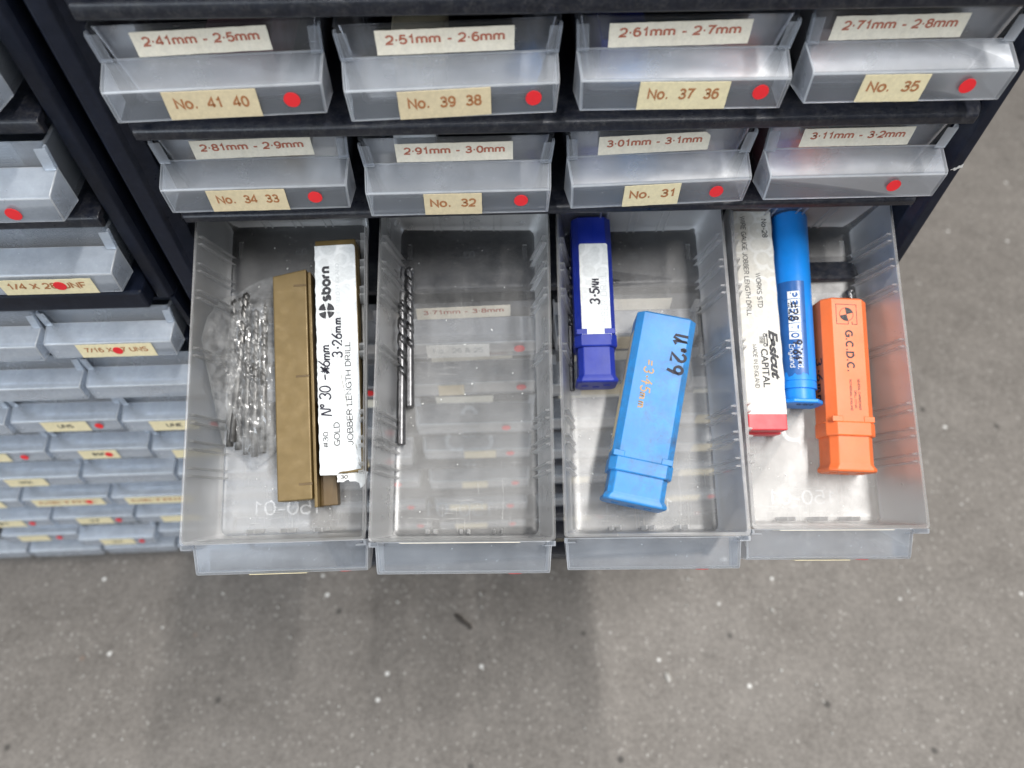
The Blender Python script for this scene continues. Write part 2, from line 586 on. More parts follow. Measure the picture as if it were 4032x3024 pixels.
GL = {
    '0': [arc(.3, .5, .26, .48, 80, 445, 16)],
    '1': [[(.3, 1), (.3, 0)]],
    '2': [arc(.29, .73, .25, .26, 165, -30, 9) + [(.06, .03), (.58, .06)]],
    '3': [arc(.27, .74, .25, .25, 150, -80, 9) + arc(.27, .26, .28, .26, 85, -150, 9)],
    '4': [[(.42, 1), (.04, .38), (.58, .42)], [(.42, .75), (.38, -.02)]],
    '5': [[(.55, .98), (.16, .96), (.1, .56)] + arc(.28, .3, .28, .3, 120, -150, 9)],
    '6': [[(.5, .98), (.2, .6)] + arc(.3, .26, .24, .26, 150, 500, 12)],
    '8': [arc(.3, .75, .2, .24, -60, -300, 10) + arc(.3, .25, .25, .27, 60, -240, 10) + [(.45, .6)]],
    '9': [arc(.3, .7, .24, .27, 10, 370, 12) + [(.5, .4), (.4, 0)]],
    '.': [arc(.2, .42, .05, .05, 0, 360, 5)],
    'm': [[(.02, .5), (.05, .02), (.05, .35)] + arc(.19, .36, .13, .14, 160, 10, 5) + [(.3, .03), (.32, .36)] + arc(.45, .36, .13, .14, 160, 10, 5) + [(.58, .02), (.66, .08)]],
    'M': [[(.03, 0), (.08, .7), (.2, .3), (.34, .7), (.4, .02)]],
    'N': [[(.03, 0), (.08, .95), (.14, .9), (.46, .05), (.58, .1), (.6, .98)]],
    'w': [[(.0, .9), (.03, .2), (.15, 0), (.3, .3), (.34, .85), (.36, .2), (.5, .02), (.62, .35), (.7, .95)]],
    'u': [[(.02, .9), (.04, .1), (.2, .02), (.36, .4), (.4, .95), (.42, .3), (.5, .05), (.62, .2)]],
    'o': [arc(.2, .8, .12, .15, 60, 420, 9)],
    "'": [arc(.16, .8, .06, .13, 30, 390, 8)],
    '=': [[(.06, .62), (.5, .66)], [(.06, .36), (.5, .4)]],
    '-': [[(.08, .42), (.5, .46)]],
    '/': [[(.05, -.15), (.5, 1.1)]],
    '"': [[(.12, 1), (.1, .72)], [(.28, 1), (.26, .72)]],
    '#': [[(.2, .95), (.14, .02)], [(.46, .95), (.4, .02)], [(.0, .64), (.62, .7)], [(.0, .3), (.6, .36)]],
    '~': [[(.0, .3), (.5, .6), (.05, .5), (.55, .8), (.1, .75), (.6, .2), (.15, .9), (.5, .1), (.2, .2), (.62, .9), (.05, .1), (.6, .5)]],
    ' ': [],
}


def hand(s, mp, height, pen, depth=0.05, space=0.74, seed=1, slant=0.1, adv=1.0):
    rnd = random.Random(seed)
    bm = bmesh.new()
    x = 0.0
    k = 0
    for ch in s:
        for st in GL[ch]:
            off = (rnd.uniform(-.03, .03), rnd.uniform(-.04, .04))
            pts = [Vector(((x + (px + off[0] + slant * py) * 1.0) * height, (py + off[1]) * height)) for px, py in st]
            # ribbon
            n = len(pts)
            left, right = [], []
            for i, p in enumerate(pts):
                a = pts[max(0, i - 1)]
                b = pts[min(n - 1, i + 1)]
                t = (b - a)
                if t.length < 1e-6:
                    t = Vector((1, 0))
                t.normalize()
                nn = Vector((-t.y, t.x)) * pen * 0.5 * (0.85 + 0.3 * rnd.random())
                ext = t * (pen * 0.3) * (-1 if i == 0 else (1 if i == n - 1 else 0))
                left.append(p + nn + ext)
                right.append(p - nn + ext)
            dd = depth + 0.004 * (k % 6)
            k += 1
            lv = [bm.verts.new(Vector(mp(q.x, q.y, dd)) * S) for q in left]
            rv = [bm.verts.new(Vector(mp(q.x, q.y, dd)) * S) for q in right]
            for i in range(n - 1):
                bm.faces.new((lv[i], lv[i + 1], rv[i + 1], rv[i]))
        x += {'m': .86, 'M': .56, '.': .42, "'": .4, 'o': .5, ' ': .5, 'w': .85, '/': .58}.get(ch, space) * adv
    return bm



# ---- grotesque lettering built from pen-width strokes (cap height 1): glyph -> (advance, strokes)
def _sans():
    g = {}
    A = arc
    bowl = lambda x, y0, y1, w: [(x, y1), (x + w - (y1 - y0) / 2, y1)] + A(x + w - (y1 - y0) / 2, (y0 + y1) / 2, (y1 - y0) / 2, (y1 - y0) / 2, 90, -90, 8) + [(x, y0)]
    g['A'] = (.78, [[(.04, 0), (.36, 1), (.42, 1), (.74, 0)], [(.16, .32), (.62, .32)]])
    g['B'] = (.74, [[(.1, 0), (.1, 1)], bowl(.1, .53, 1, .5), bowl(.1, 0, .53, .56)])
    g['C'] = (.78, [A(.42, .5, .34, .5, 45, 315, 16)])
    g['D'] = (.78, [[(.1, 0), (.1, 1), (.36, 1)] + A(.36, .5, .34, .5, 90, -90, 12) + [(.1, 0)]])
    g['E'] = (.68, [[(.62, 1), (.1, 1), (.1, 0), (.62, 0)], [(.1, .53), (.56, .53)]])
    g['F'] = (.64, [[(.6, 1), (.1, 1), (.1, 0)], [(.1, .5), (.52, .5)]])
    g['G'] = (.82, [A(.43, .5, .35, .5, 45, 330, 16) + [(.74, .46), (.46, .46)], [(.74, .46), (.74, 0)]])
    g['H'] = (.78, [[(.1, 0), (.1, 1)], [(.68, 0), (.68, 1)], [(.1, .52), (.68, .52)]])
    g['I'] = (.3, [[(.15, 0), (.15, 1)]])
    g['J'] = (.6, [[(.46, 1), (.46, .25)] + A(.26, .22, .2, .22, 0, -180, 8)])
    g['K'] = (.74, [[(.1, 0), (.1, 1)], [(.66, 1), (.1, .4)], [(.3, .6), (.7, 0)]])
    g['L'] = (.62, [[(.1, 1), (.1, 0), (.58, 0)]])
    g['M'] = (.92, [[(.1, 0), (.1, 1), (.46, .1), (.82, 1), (.82, 0)]])
    g['N'] = (.8, [[(.1, 0), (.1, 1), (.7, 0), (.7, 1)]])
    g['O'] = (.86, [A(.43, .5, .36, .5, 0, 360, 22)])
    g['P'] = (.7, [[(.1, 0), (.1, 1)], bowl(.1, .46, 1, .54)])
    g['Q'] = (.86, [A(.43, .5, .36, .5, 0, 360, 22), [(.5, .22), (.8, -.06)]])
    g['R'] = (.76, [[(.1, 0), (.1, 1)], bowl(.1, .48, 1, .55), [(.4, .48), (.68, 0)]])
    g['S'] = (.72, [A(.36, .74, .27, .26, 30, 270, 10) + A(.36, .25, .29, .25, 90, -150, 10)])
    g['T'] = (.68, [[(.02, 1), (.66, 1)], [(.34, 1), (.34, 0)]])
    g['U'] = (.78, [[(.1, 1), (.1, .32)] + A(.39, .3, .29, .3, 180, 360, 10) + [(.68, 1)]])
    g['V'] = (.74, [[(.04, 1), (.37, 0), (.7, 1)]])
    g['W'] = (1.0, [[(.03, 1), (.27, 0), (.5, .95), (.73, 0), (.97, 1)]])
    g['X'] = (.72, [[(.05, 1), (.67, 0)], [(.67, 1), (.05, 0)]])
    g['0'] = (.66, [A(.33, .5, .25, .5, 0, 360, 20)])
    g['1'] = (.6, [[(.14, .76), (.28, .84), (.36, 1), (.36, 0)]])
    g['2'] = (.66, [A(.33, .72, .25, .28, 170, -20, 9) + [(.5, .42), (.12, .1), (.08, 0), (.58, 0)]])
    g['3'] = (.66, [A(.32, .75, .22, .25, 160, -90, 9) + A(.32, .26, .26, .26, 90, -165, 9)])
    g['4'] = (.66, [[(.46, 0), (.46, 1), (.06, .34), (.06, .26), (.62, .26)]])
    g['5'] = (.66, [[(.54, 1), (.16, 1), (.1, .52)] + A(.32, .32, .26, .32, 130, -155, 10)])
    g['6'] = (.66, [A(.34, .32, .24, .32, 0, 360, 14), [(.1, .34)] + A(.36, .56, .26, .44, 180, 50, 8)])
    g['7'] = (.66, [[(.06, 1), (.58, 1), (.38, .6), (.24, 0)]])
    g['8'] = (.66, [A(.33, .76, .21, .24, 0, 360, 14), A(.33, .27, .25, .27, 0, 360, 14)])
    g['9'] = (.66, [A(.32, .68, .24, .32, 0, 360, 14), [(.56, .66)] + A(.3, .44, .26, .44, 0, -130, 8)])
    g['·'] = (.34, [[(.1, .46), (.24, .46)]])
    g['.'] = (.34, [[(.1, .06), (.24, .06)]])
    g[','] = (.34, [[(.2, .1), (.12, -.14)]])
    g['-'] = (.5, [[(.08, .36), (.42, .36)]])
    g['/'] = (.42, [[(.02, -.02), (.4, 1.02)]])
    g['#'] = (.72, [[(.26, 1), (.18, 0)], [(.54, 1), (.46, 0)], [(.06, .68), (.68, .68)], [(.04, .34), (.66, .34)]])
    g['&'] = (.8, [[(.72, 0), (.24, .66)] + A(.36, .8, .15, .2, 200, -40, 8) + [(.16, .4)] + A(.32, .24, .24, .24, 150, 340, 8) + [(.66, .5)]])
    g[' '] = (.36, [])
    x = .72
    arch = lambda x0, w: ([(x0, 0), (x0, x)], [(x0, .42)] + A(x0 + w / 2, x - w / 2 * .95, w / 2, w / 2 * .95, 180, 0, 8) + [(x0 + w, 0)])
    g['m'] = (1.0, [[(.1, 0), (.1, x)]] + [arch(.1, .39)[1], arch(.49, .39)[1]])
    g['n'] = (.66, list(arch(.1, .44)))
    g['h'] = (.66, [[(.1, 0), (.1, 1)], arch(.1, .44)[1]])
    g['o'] = (.68, [A(.34, x / 2, .26, x / 2, 0, 360, 16)])
    g['s'] = (.6, [A(.3, x * .74, .2, x * .26, 30, 270, 8) + A(.3, x * .25, .22, x * .25, 90, -150, 8)])
    g['b'] = (.7, [[(.1, 0), (.1, 1)], A(.35, x / 2, .25, x / 2, 0, 360, 14)])
    g['d'] = (.7, [[(.6, 0), (.6, 1)], A(.35, x / 2, .25, x / 2, 0, 360, 14)])
    g['p'] = (.7, [[(.1, -.25), (.1, x)], A(.35, x / 2, .25, x / 2, 0, 360, 14)])
    g['g'] = (.7, [[(.6, x), (.6, -.08)] + A(.36, -.06, .24, .2, 0, -160, 7), A(.35, x / 2, .25, x / 2, 0, 360, 14)])
    g['a'] = (.66, [[(.08, .56)] + A(.32, x - .2, .22, .2, 150, 0, 6) + [(.54, 0)], A(.3, .2, .22, .2, 0, 360, 12)])
    g['c'] = (.62, [A(.34, x / 2, .25, x / 2, 45, 315, 12)])
    g['e'] = (.66, [[(.1, .36), (.57, .36)] + A(.33, x / 2, .24, x / 2, 0, 310, 14)])
    g['f'] = (.4, [[(.2, 0), (.2, .8)] + A(.36, .82, .16, .18, 180, 90, 5), [(.04, x - .04), (.38, x - .04)]])
    g['i'] = (.26, [[(.13, 0), (.13, x)], [(.13, .9), (.13, 1.0)]])
    g['l'] = (.26, [[(.13, 0), (.13, 1)]])
    g['r'] = (.44, [[(.1, 0), (.1, x)], [(.1, .4)] + A(.34, .42, .24, .28, 180, 80, 5)])
    g['t'] = (.4, [[(.2, .95), (.2, .14)] + A(.34, .14, .14, .14, 180, 270, 4), [(.04, x - .04), (.38, x - .04)]])
    g['u'] = (.66, [[(.1, x), (.1, .24)] + A(.32, .24, .22, .24, 180, 360, 8) + [(.54, x)], [(.54, x), (.54, 0)]])
    return g


SANS = _sans()


def text_bm(s, mp, width=None, height=2.0, depth=0.05, bold=0.0, slant=0.0, mirror=False, align='C', d0=0.0):
    pen = 0.105 + bold * 2.4
    bm = bmesh.new()
    x = 0.0
    strokes = []
    for ch in s:
        adv, st = SANS[ch]
        adv += max(0, bold) * 1.2
        for pts in st:
            strokes.append([(x + px, pen / 2 + py * (1 - pen)) for px, py in pts])
        x += adv
    x0 = min(p[0] for st in strokes for p in st) - pen / 2
    x1 = max(p[0] for st in strokes for p in st) + pen / 2
    k = (width / ((x1 - x0) * height)) if width else 1.0
    sg = -1 if mirror else 1

    def put(p, dd):
        a = ((p.x - (x0 + x1) / 2) * k + slant * (p.y - .5)) * height * sg
        return bm.verts.new(Vector(mp(a, (p.y - .5) * height, dd)) * S)
    for i_s, st in enumerate(strokes):
        pv = [Vector(p) for p in st]
        closed = (pv[0] - pv[-1]).length < 1e-4 and len(pv) > 3
        if closed:
            pv = pv[:-1]
        n = len(pv)
        lv, rv = [], []
        dd = d0 + depth + 0.0025 * (i_s % 5)
        for i, p in enumerate(pv):
            a = pv[i - 1] if (i > 0 or closed) else None
            b = pv[(i + 1) % n] if (i < n - 1 or closed) else None
            t0 = (p - a).normalized() if a is not None else None
            t1 = (b - p).normalized() if b is not None else None
            t0 = t1 if t0 is None else t0
            t1 = t0 if t1 is None else t1
            nn = Vector((-(t0 + t1).y, (t0 + t1).x))
            if nn.length < 1e-6:
                nn = Vector((-t0.y, t0.x))
            nn.normalize()
            c = max(.45, nn.dot(Vector((-t0.y, t0.x))))
            nn = nn * (pen / 2 / c)
            lv.append(put(p + nn, dd))
            rv.append(put(p - nn, dd))
        for i in range(n if closed else n - 1):
            j = (i + 1) % n
            bm.faces.new((lv[i], lv[j], rv[j], rv[i]))
    return bm


# ------------------------------------------------------------------ floor
FZ = -462.0
bm = bmesh.new()
vs = [bm.verts.new(Vector(p) * S) for p in ((-4000, -4000, FZ), (5000, -4000, FZ), (5000, 5000, FZ), (-4000, 5000, FZ))]
bm.faces.new(vs)
fl = obj("floor", bm, 'floor')
tag(fl, "grey speckled concrete workshop floor", "floor", kind='structure')

# loose grit lying on the concrete
rnd = random.Random(5)
grit_bm = bmesh.new()
for i in range(300):
    x, y = rnd.uniform(-340, 640), rnd.uniform(-190, 60)
    if y > -8 and x < 262:
        continue
    r = rnd.choice((0.5, 0.6, 0.8, 0.8, 1.0, 1.3))
    ret = bmesh.ops.create_icosphere(grit_bm, subdivisions=1, radius=r * S)
    sx, sy, sz = rnd.uniform(.6, 1.5), rnd.uniform(.6, 1.5), rnd.uniform(.4, .8)
    for v in ret['verts']:
        v.co = Vector((v.co.x * sx, v.co.y * sy, v.co.z * sz)) + Vector((x, y, FZ + r * sz * 0.9)) * S
g = obj("grit", grit_bm, 'pebble', smooth=60)
tag(g, "pale specks of loose grit scattered on the concrete", "grit", kind='stuff')


def floor_scrap(name, label, cat, path, r, mat):
    bm = bmesh.new()
    rings = []
    for i, (x, y) in enumerate(path):
        f = 0.55 + 0.45 * math.sin(PI * (i + 0.5) / len(path))
        rings.append([(x + r * f * math.cos(a), y + r * f * 0.6 * math.cos(a + 1), FZ + r * f * (0.6 + 0.6 * math.sin(a))) for a in [2 * PI * k / 8 for k in range(8)]])
    loft(bm, rings)
    return tag(obj(name, bm, mat, smooth=50), label, cat)


floor_scrap("rag_scrap", "small dark oily scrap on the floor below the two black drills", "scrap", [(47, -41), (50, -44), (53, -47.5), (57, -50), (59, -53)], 2.2, 'grit_dark')
floor_scrap("stone_chip", "elongated pale stone chip on the floor near the bottom of the picture", "stone chip", [(209, -92), (210, -95), (210.5, -98)], 2.0, 'pebble')

# ------------------------------------------------------------------ drawers
HW = 34.0          # half width of a drawer at its rim
ROWP = 41.45
COLP = 72.0
DEPTH = 137.0
BASEZ = -28.1


def tray_mesh():
    bm = bmesh.new()
    t = 1.25
    hb = 29.9

    def ring(hw, y0, y1, z, r=3.0):
        out = []
        for (sx, yc, a0) in ((1, y1 - r, 0), (-1, y1 - r, 90), (-1, y0 + r, 180), (1, y0 + r, 270)):
            for i in range(4):
                a = R(a0 + 90 * i / 3)
                out.append((sx * (hw - r) + r * math.cos(a), yc + r * math.sin(a), z))
        return out
    rings = [
        ring(hb - 2.2, 4.0, 132.8, BASEZ, 2.2),
        ring(hb - 0.6, 2.3, 134.4, BASEZ + 0.6, 3),
        ring(hb, 1.6, 135, BASEZ + 2.4, 3),
        ring(HW - 0.5, 0.2, 136.8, -0.5, 1.6),
        ring(HW, 0, 137, -0.3, 1.5),
        ring(HW, 0, 137, 0.0, 1.5),
        ring(HW - t, t, 137 - t, 0, 1.0),
        ring(HW - t - .1, t + .1, 137 - t - .1, -0.4, 1.0),
        ring(hb - t, 1.6 + t, 135 - t, BASEZ + 3.2, 2.2),
        ring(hb - t - 0.5, 2.2 + t, 134.3 - t, BASEZ + 1.7, 2.2),
        ring(hb - t - 1.8, 3.6 + t, 133 - t, BASEZ + 1.25, 1.6),
    ]
    loft(bm, rings)
    for f in bm.faces:
        zc = f.calc_center_median().z
        if zc > -0.45 * S and abs(f.normal.z) >= 0 and len(f.verts) == 4:
            f.material_index = 1
    nf = len(bm.faces)
    # pairs of thin divider ribs standing on the side walls
    def wall_x(z):
        return (HW - t) + (hb - HW) * (-z / -BASEZ if False else (z / (BASEZ + 3.2)))
    for yc in (118, 107, 96, 73, 47, 37, 27):
        for dy in (-1.5, 1.5):
            for s in (-1, 1):
                y = yc + dy
                xt, xb = wall_x(-1.0), wall_x(BASEZ + 2.5)
                p = []
                for z, x in ((BASEZ + 1.6, xb), (-0.8, xt)):
                    p += [(s * (x + .3), y - .5, z), (s * (x - 1.7), y - .28, z), (s * (x - 1.7), y + .28, z), (s * (x + .3), y + .5, z)]
                hexa8(bm, p)
    for xc in (-13, 0, 13):
        for dx in (-1.5, 1.5):
            for yw, yd in ((135 - t, -1), (2.2 + t, 1)):
                zt = -1.0 if yd < 0 else -14
                hexa(bm, (xc + dx - .3, yw - yd * .3 - (0 if yd > 0 else 1.0), BASEZ + 1.6), (xc + dx + .3, yw + yd * 0.3 + (1.0 if yd > 0 else 0), zt))
    bm.faces.ensure_lookup_table()
    for f in bm.faces[nf:]:
        f.material_index = 1
    # floor stop slots
    for s in (-1, 1):
        hexa(bm, (s * 25 - .9, 120, BASEZ + 1.2), (s * 25 + .9, 127, BASEZ + 2.0))
    bmesh.ops.recalc_face_normals(bm, faces=bm.faces)
    me = bpy.data.meshes.new("tray")
    bm.to_mesh(me)
    bm.free()
    return me


def handle_mesh():
    """hollow pull: sloping top, upright face, two cheeks; open below and behind"""
    bm = bmesh.new()
    pr = [(0.0, -9.3), (-10.9, -12.3), (-11.8, -13.3), (-11.6, -23.7)]
    w = [33.2, 32.6, 32.5, 32.0]
    lf = [bm.verts.new(Vector((-w[i], y, z)) * S) for i, (y, z) in enumerate(pr)]
    rt = [bm.verts.new(Vector((w[i], y, z)) * S) for i, (y, z) in enumerate(pr)]
    bl = bm.verts.new(Vector((-33.2, 0, -24.2)) * S)
    br = bm.verts.new(Vector((33.2, 0, -24.2)) * S)
    for i in range(3):
        bm.faces.new((lf[i], rt[i], rt[i + 1], lf[i + 1]))
    bm.faces.new((lf[0], lf[1], lf[2], lf[3], bl))
    bm.faces.new((rt[0], rt[1], rt[2], rt[3], br))
    bmesh.ops.recalc_face_normals(bm, faces=bm.faces)
    # make sure the normals face outwards (front face towards -y)
    bm.faces.ensure_lookup_table()
    if bm.faces[2].normal.y > 0:
        bmesh.ops.reverse_faces(bm, faces=bm.faces)
    me = bpy.data.meshes.new("handle")
    bm.to_mesh(me)
    bm.free()
    return me


def slot_mesh(s):
    """upright edge strip that grips the label card"""
    bm = bmesh.new()
    yo, zb = -1.5, -9.5
    hexa8(bm, [(s * 33.15, yo, zb), (s * 33.15, -.05, zb), (s * 32.3, -.05, zb), (s * 32.3, yo, zb),
               (s * 33.9, yo, -.5), (s * 33.9, -.05, -.5), (s * 33.1, -.05, -.5), (s * 33.1, yo, -.5)])
    hexa8(bm, [(s * 33.15, yo - .4, zb), (s * 33.15, yo - .02, zb), (s * 29.4, yo - .02, zb), (s * 29.4, yo - .4, zb),
               (s * 33.9, yo - .4, -1.0), (s * 33.9, yo - .02, -1.0), (s * 30.1, yo - .02, -1.0), (s * 30.1, yo - .4, -1.0)])
    bmesh.ops.recalc_face_normals(bm, faces=bm.faces)
    me = bpy.data.meshes.new("label_slot")
    bm.to_mesh(me)
    bm.free()
    return me


TRAY, HANDLE, SLOT_L, SLOT_R = tray_mesh(), handle_mesh(), slot_mesh(-1), slot_mesh(1)
TRAY_O, TRAY_E, TRAY_P, HANDLE_P, HANDLE_O = TRAY.copy(), TRAY.copy(), TRAY.copy(), HANDLE.copy(), HANDLE.copy()
SLOT_LP, SLOT_RP = SLOT_L.copy(), SLOT_R.copy()
for me, mt in ((TRAY, 'frost'), (TRAY_O, 'frost_open'), (TRAY_E, 'frost_empty'), (TRAY_P, 'frost_daylit'), (HANDLE, 'frost_handle'), (HANDLE_O, 'frost_handle'), (HANDLE_P, 'frost_daylit_handle'), (SLOT_L, 'frost_handle'), (SLOT_R, 'frost_handle'), (SLOT_LP, 'frost_daylit_handle'), (SLOT_RP, 'frost_daylit_handle')):
    me.materials.clear()
    me.materials.append(M[mt])
    me.materials.append(M['edge'] if 'handle' in mt else M['edge_clear'])
    for p in me.polygons:
        p.use_smooth = True
    me.set_sharp_from_angle(angle=R(38))


def part(name, me, parent, solid=None, bevel=None):
    o = bpy.data.objects.new(name, me)
    COL.objects.link(o)
    o.parent = parent
    if solid:
        md = o.modifiers.new("solid", 'SOLIDIFY')
        md.thickness = solid * S
        md.offset = -1
    if bevel:
        md = o.modifiers.new("bevel", 'BEVEL')
        md.width = bevel * S
        md.segments = 2
        md.limit_method = 'ANGLE'
        md.angle_limit = R(35)
        if len(me.materials) > 1:
            md.material = 1
    return o


def make_drawer(label, mat4, kind='closed', group=None):
    t = thing("storage_drawer", label, "drawer", mat4, group)
    tr, hd, s0, s1 = {'closed': (TRAY, HANDLE, SLOT_L, SLOT_R), 'open': (TRAY_O, HANDLE_O, SLOT_L, SLOT_R), 'empty': (TRAY_E, HANDLE_O, SLOT_L, SLOT_R), 'pale': (TRAY_P, HANDLE_P, SLOT_LP, SLOT_RP)}[kind]
    part("tray", tr, t)
    part("handle", hd, t, solid=1.0, bevel=0.55)
    part("label_slot", s0, t)
    part("label_slot", s1, t)
    return t


def top_card(d, text, u0, u1, tilt=0.0, z0=-1.2, z1=-8.8, mat='cream', inkm='redink', seed=0, tw=0.86, corner=False):
    """card behind the rim: u along the 68 mm rim"""
    x0, x1 = -34 + 68 * u0, -34 + 68 * u1
    mp = flat(((x0 + x1) / 2, -0.35, (z0 + z1) / 2), (math.cos(R(tilt)), 0, math.sin(R(tilt))), (-math.sin(R(tilt)), 0, math.cos(R(tilt))), (0, -1, 0))
    w, h = x1 - x0, z0 - z1
    pts = [(-w / 2, -h / 2), (w / 2, -h / 2), (w / 2, h / 2), (-w / 2, h / 2)]
    if corner:
        pts = [(-w / 2, -h / 2), (w / 2, -h / 2), (w / 2, h / 2 - 1.6), (w / 2 - 2, h / 2), (-w / 2, h / 2)]
    c = obj("paper_label", plate(mp, ragged(pts, 0.06, seed, 2.0), 0, 0.2), mat, d)
    mp2 = flat(mp(0, 0.9, 0), mp(1, 0, 0) - mp(0, 0, 0), mp(0, 1, 0) - mp(0, 0, 0), (0, -1, 0))
    obj("lettering", text_bm(text, mp2, width=w * tw, height=3.05, bold=0.034, d0=0.2, depth=0.05), inkm, c)
    return c


def face_map(cx, cz):
    # upright face of the handle
    return flat((cx, -11.78, cz), (1, 0, 0), (0, -0.02, 1), (0, -1, -0.02))


def no_card(d, text, u0, u1, z0=-13.7, z1=-23.2, tilt=0.0, mat='tan', inkm='brownink', seed=0, tw=0.80, th=3.9):
    x0, x1 = -32.4 + 64.8 * u0, -32.4 + 64.8 * u1
    w, h = x1 - x0, z0 - z1
    base = face_map((x0 + x1) / 2, (z0 + z1) / 2)
    ct, st = math.cos(R(tilt)), math.sin(R(tilt))

    def mp(a, b, dd):
        return base(a * ct - b * st, a * st + b * ct, dd)
    c = obj("paper_label", plate(mp, ragged([(-w / 2, -h / 2), (w / 2, -h / 2), (w / 2, h / 2), (-w / 2, h / 2)], 0.06, seed, 2.0), 0.12, 0.3), mat, d)
    obj("lettering", text_bm(text, lambda a, b, dd: mp(a, b + 0.7, dd), width=w * tw, height=th, bold=0.032, d0=0.3, depth=0.05), inkm, c)
    return c


def red_dot(d, u, zc=-18.0, r=2.5, lift=0.12, sx=1.0, seed=0):
    mp = face_map(-32.4 + 64.8 * u, zc)
    rr = random.Random(seed)
    pts = [(r * sx * (1 + rr.uniform(-.02, .02)) * math.cos(a), r * (1 + rr.uniform(-.02, .02)) * math.sin(a)) for a in [2 * PI * k / 28 for k in range(28)]]
    obj("round_sticker", plate(mp, pts, lift, lift + 0.15), 'dot', d)


GR = "closed drawers of the right cabinet"
closed = [
    # row, col, push, yaw, top text, u0,u1, tilt, No text, v0,v1, dot
    (0, 0, 1.9, .050, "2·41mm - 2·5mm", .18, .765, 0.8, "No.  41  40", .262, .69, .845),
    (0, 1, 3.7, .042, "2·51mm - 2·6mm", .176, .788, 0.2, "No.  39  38", .24, .677, .88),
    (0, 2, 2.1, -.010, "2·61mm - 2·7mm", .153, .79, 1.2, "No.  37  36", .282, .714, .871),
    (0, 3, 0.3, .0, "2·71mm - 2·8mm", .117, .73, 0.6, "No.  35", .257, .58, .79),
    (1, 0, -2.4, .010, "2·81mm - 2·9mm", .197, .81, 1.0, "No.  34  33", .239, .66, .815),
    (1, 1, 2.1, .002, "2·91mm - 3·0mm", .184, .787, 0.3, "No.  32", .308, .624, .839),
    (1, 2, -0.3, .030, "3·01mm - 3·1mm", .175, .759, 0.9, "No.  31", .295, .61, .82),
    (1, 3, -1.5, .0, "3·11mm - 3·2mm", .196, .784, 0.2, None, 0, 0, .725),
]
for k, (r, c, push, yaw, tx, u0, u1, tilt, no, v0, v1, dot) in enumerate(closed):
    mt = T(c * COLP, -push, -r * ROWP) @ Matrix.Rotation(yaw, 4, 'Z')
    d = make_drawer(f"closed translucent drawer with cream label reading {tx} and a red dot", mt, 'closed', GR)
    top_card(d, tx, u0, u1, tilt, seed=k, corner=(k == 6))
    if no:
        no_card(d, no, v0, v1, seed=k + 50, tilt=(1.0 if k in (1, 6) else -0.3), mat='tan' if c < 2 else 'tan2')
    red_dot(d, dot, -18.2 + (k % 3) * .3, seed=k)

# the row above, only its lower lips reach into the picture
for c in range(4):
    d = make_drawer(f"drawer cut off by the top edge of the picture, {('first', 'second', 'third', 'last')[c]} from the left",
                    T(c * COLP, -3.0, ROWP), 'closed', "drawers cut off by the top edge")

# the four drawers pulled out and drooping
OPEN = [
    ((-0.6487, -108.1268, -135.6404), ((1.0, 0.006, 0.0), (-0.0062, 0.9118, -0.4105), (-0.0009, 0.4105, 0.9118))),
    ((69.0967, -112.0678, -131.2505), ((0.9996, 0.0294, 0.0), (-0.0293, 0.9307, -0.3646), (-0.0059, 0.3645, 0.9312))),
    ((140.2710, -112.6408, -132.2488), ((0.9996, 0.0271, 0.0), (-0.0445, 0.9357, -0.352), (0.0414, 0.3518, 0.936))),
    ((211.9968, -109.9102, -138.4146), ((0.9995, 0.0324, 0.0), (-0.0303, 0.9219, -0.3863), (-0.0114, 0.3861, 0.9224))),
]
OM = []
for o, mm in OPEN:
    x = Vector((mm[0][0], mm[1][0], mm[2][0])).normalized()
    y = Vector((mm[0][1], mm[1][1], mm[2][1]))
    y = (y - x * y.dot(x)).normalized()
    z = x.cross(y)
    q = Matrix((x, y, z)).transposed().to_4x4()
    q.translation = Vector(o) * S
    OM.append(q)
olab = ["pulled-out translucent drawer holding a bag of drills and two bronze cases",
        "pulled-out translucent drawer holding only two loose black drills",
        "pulled-out translucent drawer holding a dark blue and a light blue case",
        "pulled-out translucent drawer holding a red case, a blue tube and an orange case"]
FL = BASEZ + 1.3        # inside floor of a drawer
